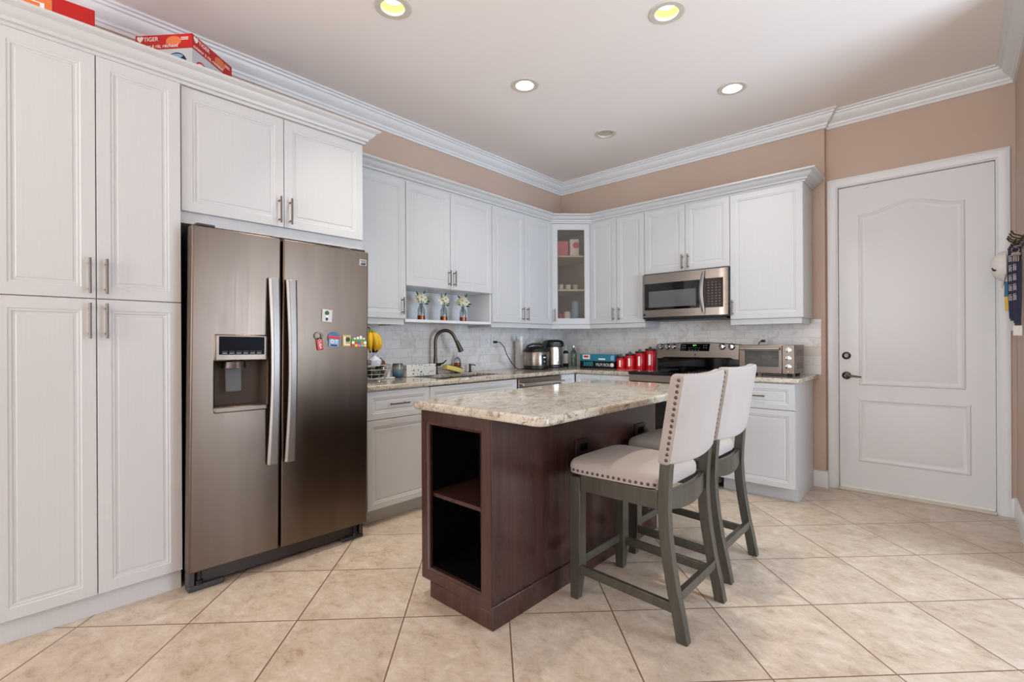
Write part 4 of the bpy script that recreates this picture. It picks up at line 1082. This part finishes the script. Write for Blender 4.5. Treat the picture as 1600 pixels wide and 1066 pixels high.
# vases with flowers
vl = ['leftmost copper-based glass vase of white flowers in the niche', 'middle copper-based glass vase of white flowers in the niche', 'rightmost copper-based glass vase of white flowers in the niche']
vase0 = None
def make_vase():
    v = thing('flower_vase', vl[0], 'vase', (0, 0, 0), 0, 'flower vases in the niche')
    MB().lathe([(0, .040), (.030, .040), (.030, .085), (.024, .105), (.015, .118), (.015, .135), (.0165, .137), (.0135, .137), (.0135, .118), (.022, .104), (.028, .084), (.028, .043), (0, .043)], (0, 0, 0), 22).build('glass_body', 'clear_glass', v)
    MB().lathe([(0, 0), (.029, 0), (.0315, .003), (.0315, .0395), (0, .0395)], (0, 0, 0), 22).build('copper_base', 'copper', v)
    st = MB()
    heads = [((.022, -.012, .185), (.7, -.5)), ((-.018, .010, .200), (.3, .4)), ((.006, .030, .172), (.5, .6)), ((.0, -.032, .172), (.5, -.9))]
    for p, _ in heads: st.tube([(0, 0, .05), (p[0]*.3, p[1]*.3, .13), p], .0018, 6)
    st.build('stems', 'leaf', v)
    for p, (tx, ty) in heads:
        m = MB(); n = Vector((.75, ty*.6-.15, .45)).normalized(); a = n.cross(Vector((0, 0, 1))).normalized(); b = a.cross(n)
        for k in range(6):
            t = 2*PI*k/6; d = a*math.cos(t)+b*math.sin(t); s = a*-math.sin(t)+b*math.cos(t); P = Vector(p)
            q = [P+n*.003, P+d*.019+s*.013+n*.006, P+d*.037+s*.009+n*.002, P+d*.042, P+d*.037-s*.009+n*.002, P+d*.019-s*.013+n*.006]
            m.add(q+[z-n*.0015 for z in q], [(0, 1, 2, 3, 4, 5), (11, 10, 9, 8, 7, 6)]+[(i, (i+1) % 6, 6+(i+1) % 6, 6+i) for i in range(6)])
        fl = m.build('flower', 'petal', v)
        e = MB(); pp = Vector(p)+n*.004
        e.lathe([(0, -.004), (.007, -.003), (.008, .001), (.004, .005), (0, .006)], tuple(pp), 10); e.build('flower_centre', 'flower_eye', fl)
    lf = MB()
    for (p, d) in (((.012, -.025, .142), (.5, -.6, .3)), ((.010, .022, .140), (.4, .8, -.1)), ((-.008, -.02, .205), (.1, -.7, .7)), ((.0, .02, .215), (.2, .4, .8)), ((.014, .036, .152), (.3, .9, .15))):
        P, d = Vector(p), Vector(d).normalized(); s = d.cross(Vector((1, 0, .2))).normalized(); n = s.cross(d)
        q = [P, P+d*.014+s*.009+n*.003, P+d*.030+s*.007+n*.002, P+d*.042, P+d*.030-s*.007+n*.002, P+d*.014-s*.009+n*.003]
        lf.add(q+[z-n*.0012 for z in q], [(0, 1, 2, 3, 4, 5), (11, 10, 9, 8, 7, 6)]+[(i, (i+1) % 6, 6+(i+1) % 6, 6+i) for i in range(6)])
    lf.build('leaves', 'leaf', v)
    return v
vase0 = make_vase()
for k, (y, rz) in enumerate(((-2.205, 0), (-1.968, .5), (-1.748, -.4))):
    v = vase0 if k == 0 else copy_tree(vase0)
    v.location = (.205, y, 1.3825); v.rotation_euler = (0, 0, rz); v['label'] = vl[k]

# ------------------------------------------------------------------ bar stools (front looks along -x)
def make_stool():
    s = thing('bar_stool', 'counter stool with nailhead trim nearest the camera at the island', 'stool', (0, 0, 0), 0, 'counter stools at the island')
    Wy = .228
    for sy in (-1, 1):          # front legs, tapering on the inner faces
        y = sy*(Wy-.027); yo = sy*Wy
        m = MB()
        def sec(z, w): x0 = -.270; return [(x0, yo, z), (x0+w, yo, z), (x0+w, yo-sy*w, z), (x0, yo-sy*w, z)]
        m.ring_loft([sec(0, .040), sec(.14, .054), sec(.572, .056)]); m.build('leg', 'stool_wood', s, bevel=.003)
    rear = [(.266, 0), (.248, .10), (.226, .20), (.206, .32), (.194, .42), (.189, .52), (.192, .60), (.200, .70), (.212, .80), (.236, .95), (.250, 1.02)]
    for sy in (-1, 1):
        rings = []
        for x, z in rear:
            yo = sy*Wy; dpt = .046 if z < .75 else .030; wd = .040
            x0 = x-.022; rings.append([(x0, yo, z), (x0+dpt, yo, z), (x0+dpt, yo-sy*wd, z), (x0, yo-sy*wd, z)])
        m = MB().ring_loft(rings); m.build('leg', 'stool_wood', s, bevel=.003)
    ap = MB()
    for sy in (-1, 1): ap.box(-.214, .166, sy*(Wy-.006), sy*(Wy-.028), .510, .585)
    ap.box(-.262, -.242, -Wy+.058, Wy-.058, .510, .585)
    rings = []
    for k in range(13):         # curved rear rail
        y = -Wy+.042+(2*Wy-.084)*k/12; t = (y/(Wy-.04)); bx = .178+.020*(1-t*t); z0 = .492+.018*t*t
        rings.append([(bx, y, z0), (bx+.022, y, z0), (bx+.022, y, .585), (bx, y, .585)])
    ap.ring_loft(rings); ap.build('apron', 'stool_wood', s, bevel=.002)
    for sy in (-1, 1):
        m = MB().ring_loft([[(-.216, sy*Wy*.985, .124), (-.216, sy*(Wy-.024), .124), (-.216, sy*(Wy-.024), .164), (-.216, sy*Wy*.985, .164)],
                            [(.226, sy*Wy*.985, .108), (.226, sy*(Wy-.024), .108), (.217, sy*(Wy-.024), .148), (.217, sy*Wy*.985, .148)]])
        m.build('stretcher', 'stool_wood', s, bevel=.002)
    MB().box(-.262, -.238, -Wy+.050, Wy-.050, .145, .183).build('stretcher', 'stool_wood', s, bevel=.002)
    MB().box(.228, .252, -Wy+.040, Wy-.040, .150, .190).build('stretcher', 'stool_wood', s, bevel=.002)
    # seat cushion: domed rounded pad
    n, mm = 26, 24; X0s, X1s, Ws = -.296, .178, .238
    def outline(t):             # rounded rectangle, wider at the front
        c, sn = math.cos(t), math.sin(t); p = 2/7.0
        x = math.copysign(abs(c)**p, c); y = math.copysign(abs(sn)**p, sn)
        xx = (X0s+X1s)/2+x*(X1s-X0s)/2
        return xx, y*(Ws-.022*(xx-X0s)/(X1s-X0s)*1.0)
    seat = MB(); rings = []; N = 72
    for sc_, z in ((.93, .586), (.99, .588), (1.0, .600), (1.0, .618), (.985, .632), (.95, .643), (.88, .652), (.75, .660), (.55, .667), (.3, .672), (.1, .674)):
        ring = []
        for k in range(N):
            x, y = outline(2*PI*k/N); cx = (X0s+X1s)/2
            ring.append((cx+(x-cx)*sc_, y*sc_, z))
        rings.append(ring)
    seat.ring_loft(rings); so = seat.build('seat', 'fabric', s, smooth=60)
    nh = MB()
    def nail(mb, p, nrm, r=.0068):
        nrm = Vector(nrm).normalized(); a = nrm.cross(Vector((.3, .2, 1))).normalized(); b = nrm.cross(a); P = Vector(p); rings = []
        for q, h in ((1, 0), (.92, .45), (.6, .75), (.15, .9)):
            rings.append([P+(a*math.cos(2*PI*k/10)+b*math.sin(2*PI*k/10))*r*q+nrm*r*h*.8 for k in range(10)])
        mb.ring_loft(rings)
    # march round the front and sides of the outline
    pts = [outline(2*PI*k/2880) for k in range(2881)]; left = .010
    for k in range(2880):
        x, y = pts[k]; x2, y2 = pts[k+1]; seg = math.hypot(x2-x, y2-y)
        while left <= seg and seg > 1e-9:
            f = left/seg; px_, py_ = x+(x2-x)*f, y+(y2-y)*f
            if px_ < .150: nail(nh, (px_, py_, .6035), ((y2-y)/seg, -(x2-x)/seg, 0))
            left += .0262
        left -= seg
    nh.build('nailhead_trim', 'steel_dark', so, smooth=60)
    # back cushion, bowed in plan and leaning back
    bk = MB(); rings = []; NP = 14
    def bp(ty, z):              # mid-surface x for lateral position ty in -1..1 and height
        return .197+.165*(z-.70)+.022*(1-ty*ty)
    zs = [(.702, .55), (.706, .85), (.716, 1), (.76, 1), (.85, 1), (.95, 1), (1.02, 1), (1.052, 1), (1.064, .85), (1.068, .5)]
    for z, th in zs:
        ring = []; hw = .232
        if z > 1.04: hw = .232-.012*((z-1.04)/.028)**2
        if z < .71: hw = .229
        T = .027*th
        loop = []
        for k in range(NP+1): ty = -1+2*k/NP; loop.append((bp(ty, z)+T, ty*hw))
        loop2 = [(bp(1, z)+T*.4, hw+.005*th), (bp(1, z)-T*.4, hw+.005*th)]
        for k in range(NP+1): ty = 1-2*k/NP; loop2.append((bp(ty, z)-T, ty*hw))
        loop2 += [(bp(-1, z)-T*.4, -hw-.005*th), (bp(-1, z)+T*.4, -hw-.005*th)]
        for (x, y) in loop+loop2:
            zz = z+ (.010*(1-(y/hw)**2)*(-1) if z < .72 else 0) + (.006*(y/hw)**2-.003 if z > 1.03 else 0)
            ring.append((x, y, zz))
        rings.append(ring)
    bk.ring_loft(rings); bo = bk.build('backrest', 'fabric', s, smooth=50)
    nb = MB()
    for sy in (-1, 1):
        for k in range(15):
            z = .722+.0232*k; nail(nb, (bp(1, z)+.010, sy*.2368, z), (0, sy, 0))
    for k in range(17):
        ty = -.92+1.84*k/16; nail(nb, (bp(ty, 1.066)+.012, ty*.23, 1.0655+.006*ty*ty-.003), (.5, 0, .87), .0055)
    nb.build('nailhead_trim', 'steel_dark', bo, smooth=60)
    return s
st = make_stool(); st.location = (2.362, -2.540, 0)
st2 = copy_tree(st); st2.location = (2.330, -1.925, 0); st2['label'] = 'counter stool standing behind the nearer stool at the far end of the island'

# ------------------------------------------------------------------ ceiling lights
ll = ['recessed ceiling light, nearest the pantry at the top left', 'recessed ceiling light with a yellow baffle at the top right', 'round recessed ceiling light in the middle of the ceiling', 'recessed ceiling light above the toaster oven side, near the door']
for k, (x, y) in enumerate(LIGHTS):
    t = thing('ceiling_light', ll[k], 'ceiling light', (x, y, H), 0, 'recessed ceiling lights')
    MB().lathe([(.063, -.001), (.066, -.006), (.094, -.006), (.101, -.001), (.101, -.0005), (.063, -.0005)], (0, 0, 0), 40).build('trim_ring', 'trim_ring', t)
    D_ = .046 if k < 2 else .034
    rings = [[(r*math.cos(2*PI*j/40), r*math.sin(2*PI*j/40), z) for j in range(40)] for r, z in ((.064, -.0005), (.062, D_*.4), (.056, D_), (.050, D_+.002))]
    MB().ring_loft(rings, False, True).build('baffle', 'gold_baffle' if k < 2 else 'white_baffle', t)
    MB().lathe([(0, D_-.002), (.048, D_-.002), (.052, D_-.0005), (0, D_-.0005)], (0, 0, 0), 36).build('bulb', 'bulb', t)
    ld_ = bpy.data.lights.new('lamp', 'AREA'); ld_.shape = 'DISK'; ld_.size = .09; ld_.spread = math.radians(80 if k < 2 else 105); ld_.energy = LAMP_W*(1.1 if k < 2 else 1.0)
    ld_.color = (1.0, .93, .80) if k < 2 else (1.0, .96, .90)
    lo = bpy.data.objects.new('lamp', ld_); C.objects.link(lo); lo.parent = t; lo.location = (0, 0, D_-.006)
t = thing('ceiling_speaker', 'unlit round fixture in the ceiling above the corner cabinet', 'ceiling fixture', (SPK[0], SPK[1], H))
MB().lathe([(.066, -.001), (.068, -.006), (.088, -.006), (.0945, -.001), (.0945, -.0005), (.066, -.0005)], (0, 0, 0), 40).build('trim_ring', 'trim_ring', t)
MB().lathe([(0, .010), (.067, .010), (.067, .020), (0, .020)], (0, 0, 0), 36).build('cover', 'trim_ring', t)
gm = MB()
for k in range(-3, 4): gm.box(-math.sqrt(.064**2-(.017*k)**2), math.sqrt(.064**2-(.017*k)**2), .017*k-.003, .017*k+.003, .004, .0095)
gm.build('grille', 'trim_ring', t)

# ------------------------------------------------------------------ hooks and hanging things on the right wall
hk = thing('hook_rack', 'dark metal hook rail on the wall right of the door', 'hook rack', (XR, -.36, 1.79))
box(-.012, 0, -.22, .13, -.025, .025).build('rail', 'bronze', hk, bevel=.003)
for y in (-.18, -.08, .02, .10):
    MB().tube([(-.012, y, .005), (-.04, y, 0), (-.055, y, -.018), (-.052, y, -.032), (-.044, y, -.036)], .005, 8).tube([(-.012, y, .012), (-.05, y, .03), (-.062, y, .052)], .005, 8).build('hook', 'bronze', hk)
# white cap
cp_ = thing('cap', 'white baseball cap with a small black swoosh hanging beside the door', 'cap', (3.690, -.262, 1.665))
m = MB(); rings = []
for j in range(9):
    ph = PI/2*j/8; r = .095*math.cos(ph)+.001; rings.append([(-.018-.080*math.sin(ph)*.85+.0, r*math.cos(2*PI*k/28)*.95, r*math.sin(2*PI*k/28)) for k in range(28)])
m.ring_loft(rings); co = m.build('crown', 'cap_cloth', cp_, smooth=60)
m = MB(); rings = []
for k in range(13):
    a = -.9+1.8*k/12; rr_ = .097; o_ = (rr_+.055*math.cos(a*1.5))
    rings.append([(-.018, rr_*math.sin(a), -.8*rr_*math.cos(a)), (-.022-.012*math.cos(a), o_*math.sin(a)*.9, -.9*o_*math.cos(a)), (-.018-.012*math.cos(a), o_*math.sin(a)*.9, -.9*o_*math.cos(a)-.002), (-.014, rr_*math.sin(a), -.8*rr_*math.cos(a))])
m.ring_loft(rings); m.build('brim', 'cap_cloth', cp_, smooth=60)
sw = MB(); sp_ = [(-.014, .006), (-.010, -.006), (-.002, -.008), (.022, .008), (.002, -.001), (-.006, -.001), (-.010, .004)]
sw.ring_loft([[(x, z, 0) for x, z in sp_], [(x, z, .0012) for x, z in sp_]])
sw.xform(Matrix.Translation((-.066, -.066, -.022)) @ Matrix.Scale(1.7, 4) @ Matrix.Rotation(.75, 4, 'Z') @ Matrix.Rotation(PI/2, 4, 'X')).build('swoosh', 'black', co)
MB().box(-.020, .0, -.012, .012, .080, .095).build('strap', 'cap_cloth', cp_)
# lanyards
def ribbon(mb, pts, w, t=.0016):
    rings = []
    for (x, y, z) in pts: rings.append([(x-w/2, y, z), (x+w/2, y, z), (x+w/2, y+t, z), (x-w/2, y+t, z)])
    return mb.ring_loft(rings)
for k, (dy, x0, z1, lab) in enumerate(((-.345, 3.700, 1.330, 'navy lanyard with white letters hanging beside the cap'), (-.400, 3.715, 1.300, 'second navy lettered lanyard, hanging just right of the first'))):
    l_ = thing('lanyard', lab, 'lanyard', (x0, dy, 0), 0, 'lanyards on the hook rail')
    m = MB(); ribbon(m, [(-.010, 0, 1.765), (-.014, -.001, 1.60), (-.010, 0, 1.45), (-.006, 0, z1)], .020)
    ribbon(m, [(.008, .004, 1.765), (.010, .004, 1.60), (.010, .004, 1.45), (.006, .004, z1)], .020)
    m.build('ribbon', 'navy', l_)
    for zz in (1.70, 1.64, 1.58, 1.52, 1.46): text('USSS', .019, l_, 'ivory', (-.0115, -.0022, zz), (PI/2, PI/2, 0), ext=.0004)
    MB().box(-.012, .016, -.004, .006, z1-.014, z1).build('clasp', 'black', l_)
    MB().box(-.018, .020, -.001, .002, z1-.075, z1-.0145).build('card', 'ivory' if k else 'card_grey', l_, bevel=.001)
# colourful printed cloth pennant behind them
pn = thing('pennant', 'blue and yellow printed pennant hanging behind the lanyards', 'pennant', (3.694, -.300, 0))
ribbon(MB(), [(0, 0, 1.750), (-.004, 0, 1.60), (0, 0, 1.565)], .055).build('top', 'ivory', pn)
ribbon(MB(), [(0, 0, 1.5645), (-.002, 0, 1.47)], .055).build('blue_panel', 'blue', pn)
ribbon(MB(), [(-.002, 0, 1.4695), (0, 0, 1.38)], .052).build('yellow_panel', 'yellow', pn)
ribbon(MB(), [(-.0, -.002, 1.405), (0, -.002, 1.375)], .02).build('red_patch', 'red_soft', pn)
ky = thing('key_bunch', 'bunch of keys hanging from the hook rail', 'keys', (3.705, -.440, 1.755))
MB().tube([(.016*math.cos(2*PI*k/16), 0, -.016+.016*math.sin(2*PI*k/16)) for k in range(17)], .0016, 6).build('ring', 'chrome', ky)
for a in (-.25, .1, .4):
    MB().lathe([(0, 0), (.011, 0), (.011, .002), (0, .002)], (.03*a, .003*a, -.040), 14, 'y').box(.03*a-.003, .03*a+.003, .003*a-.002, .003*a, -.085, -.046).build('key', 'nickel', ky)
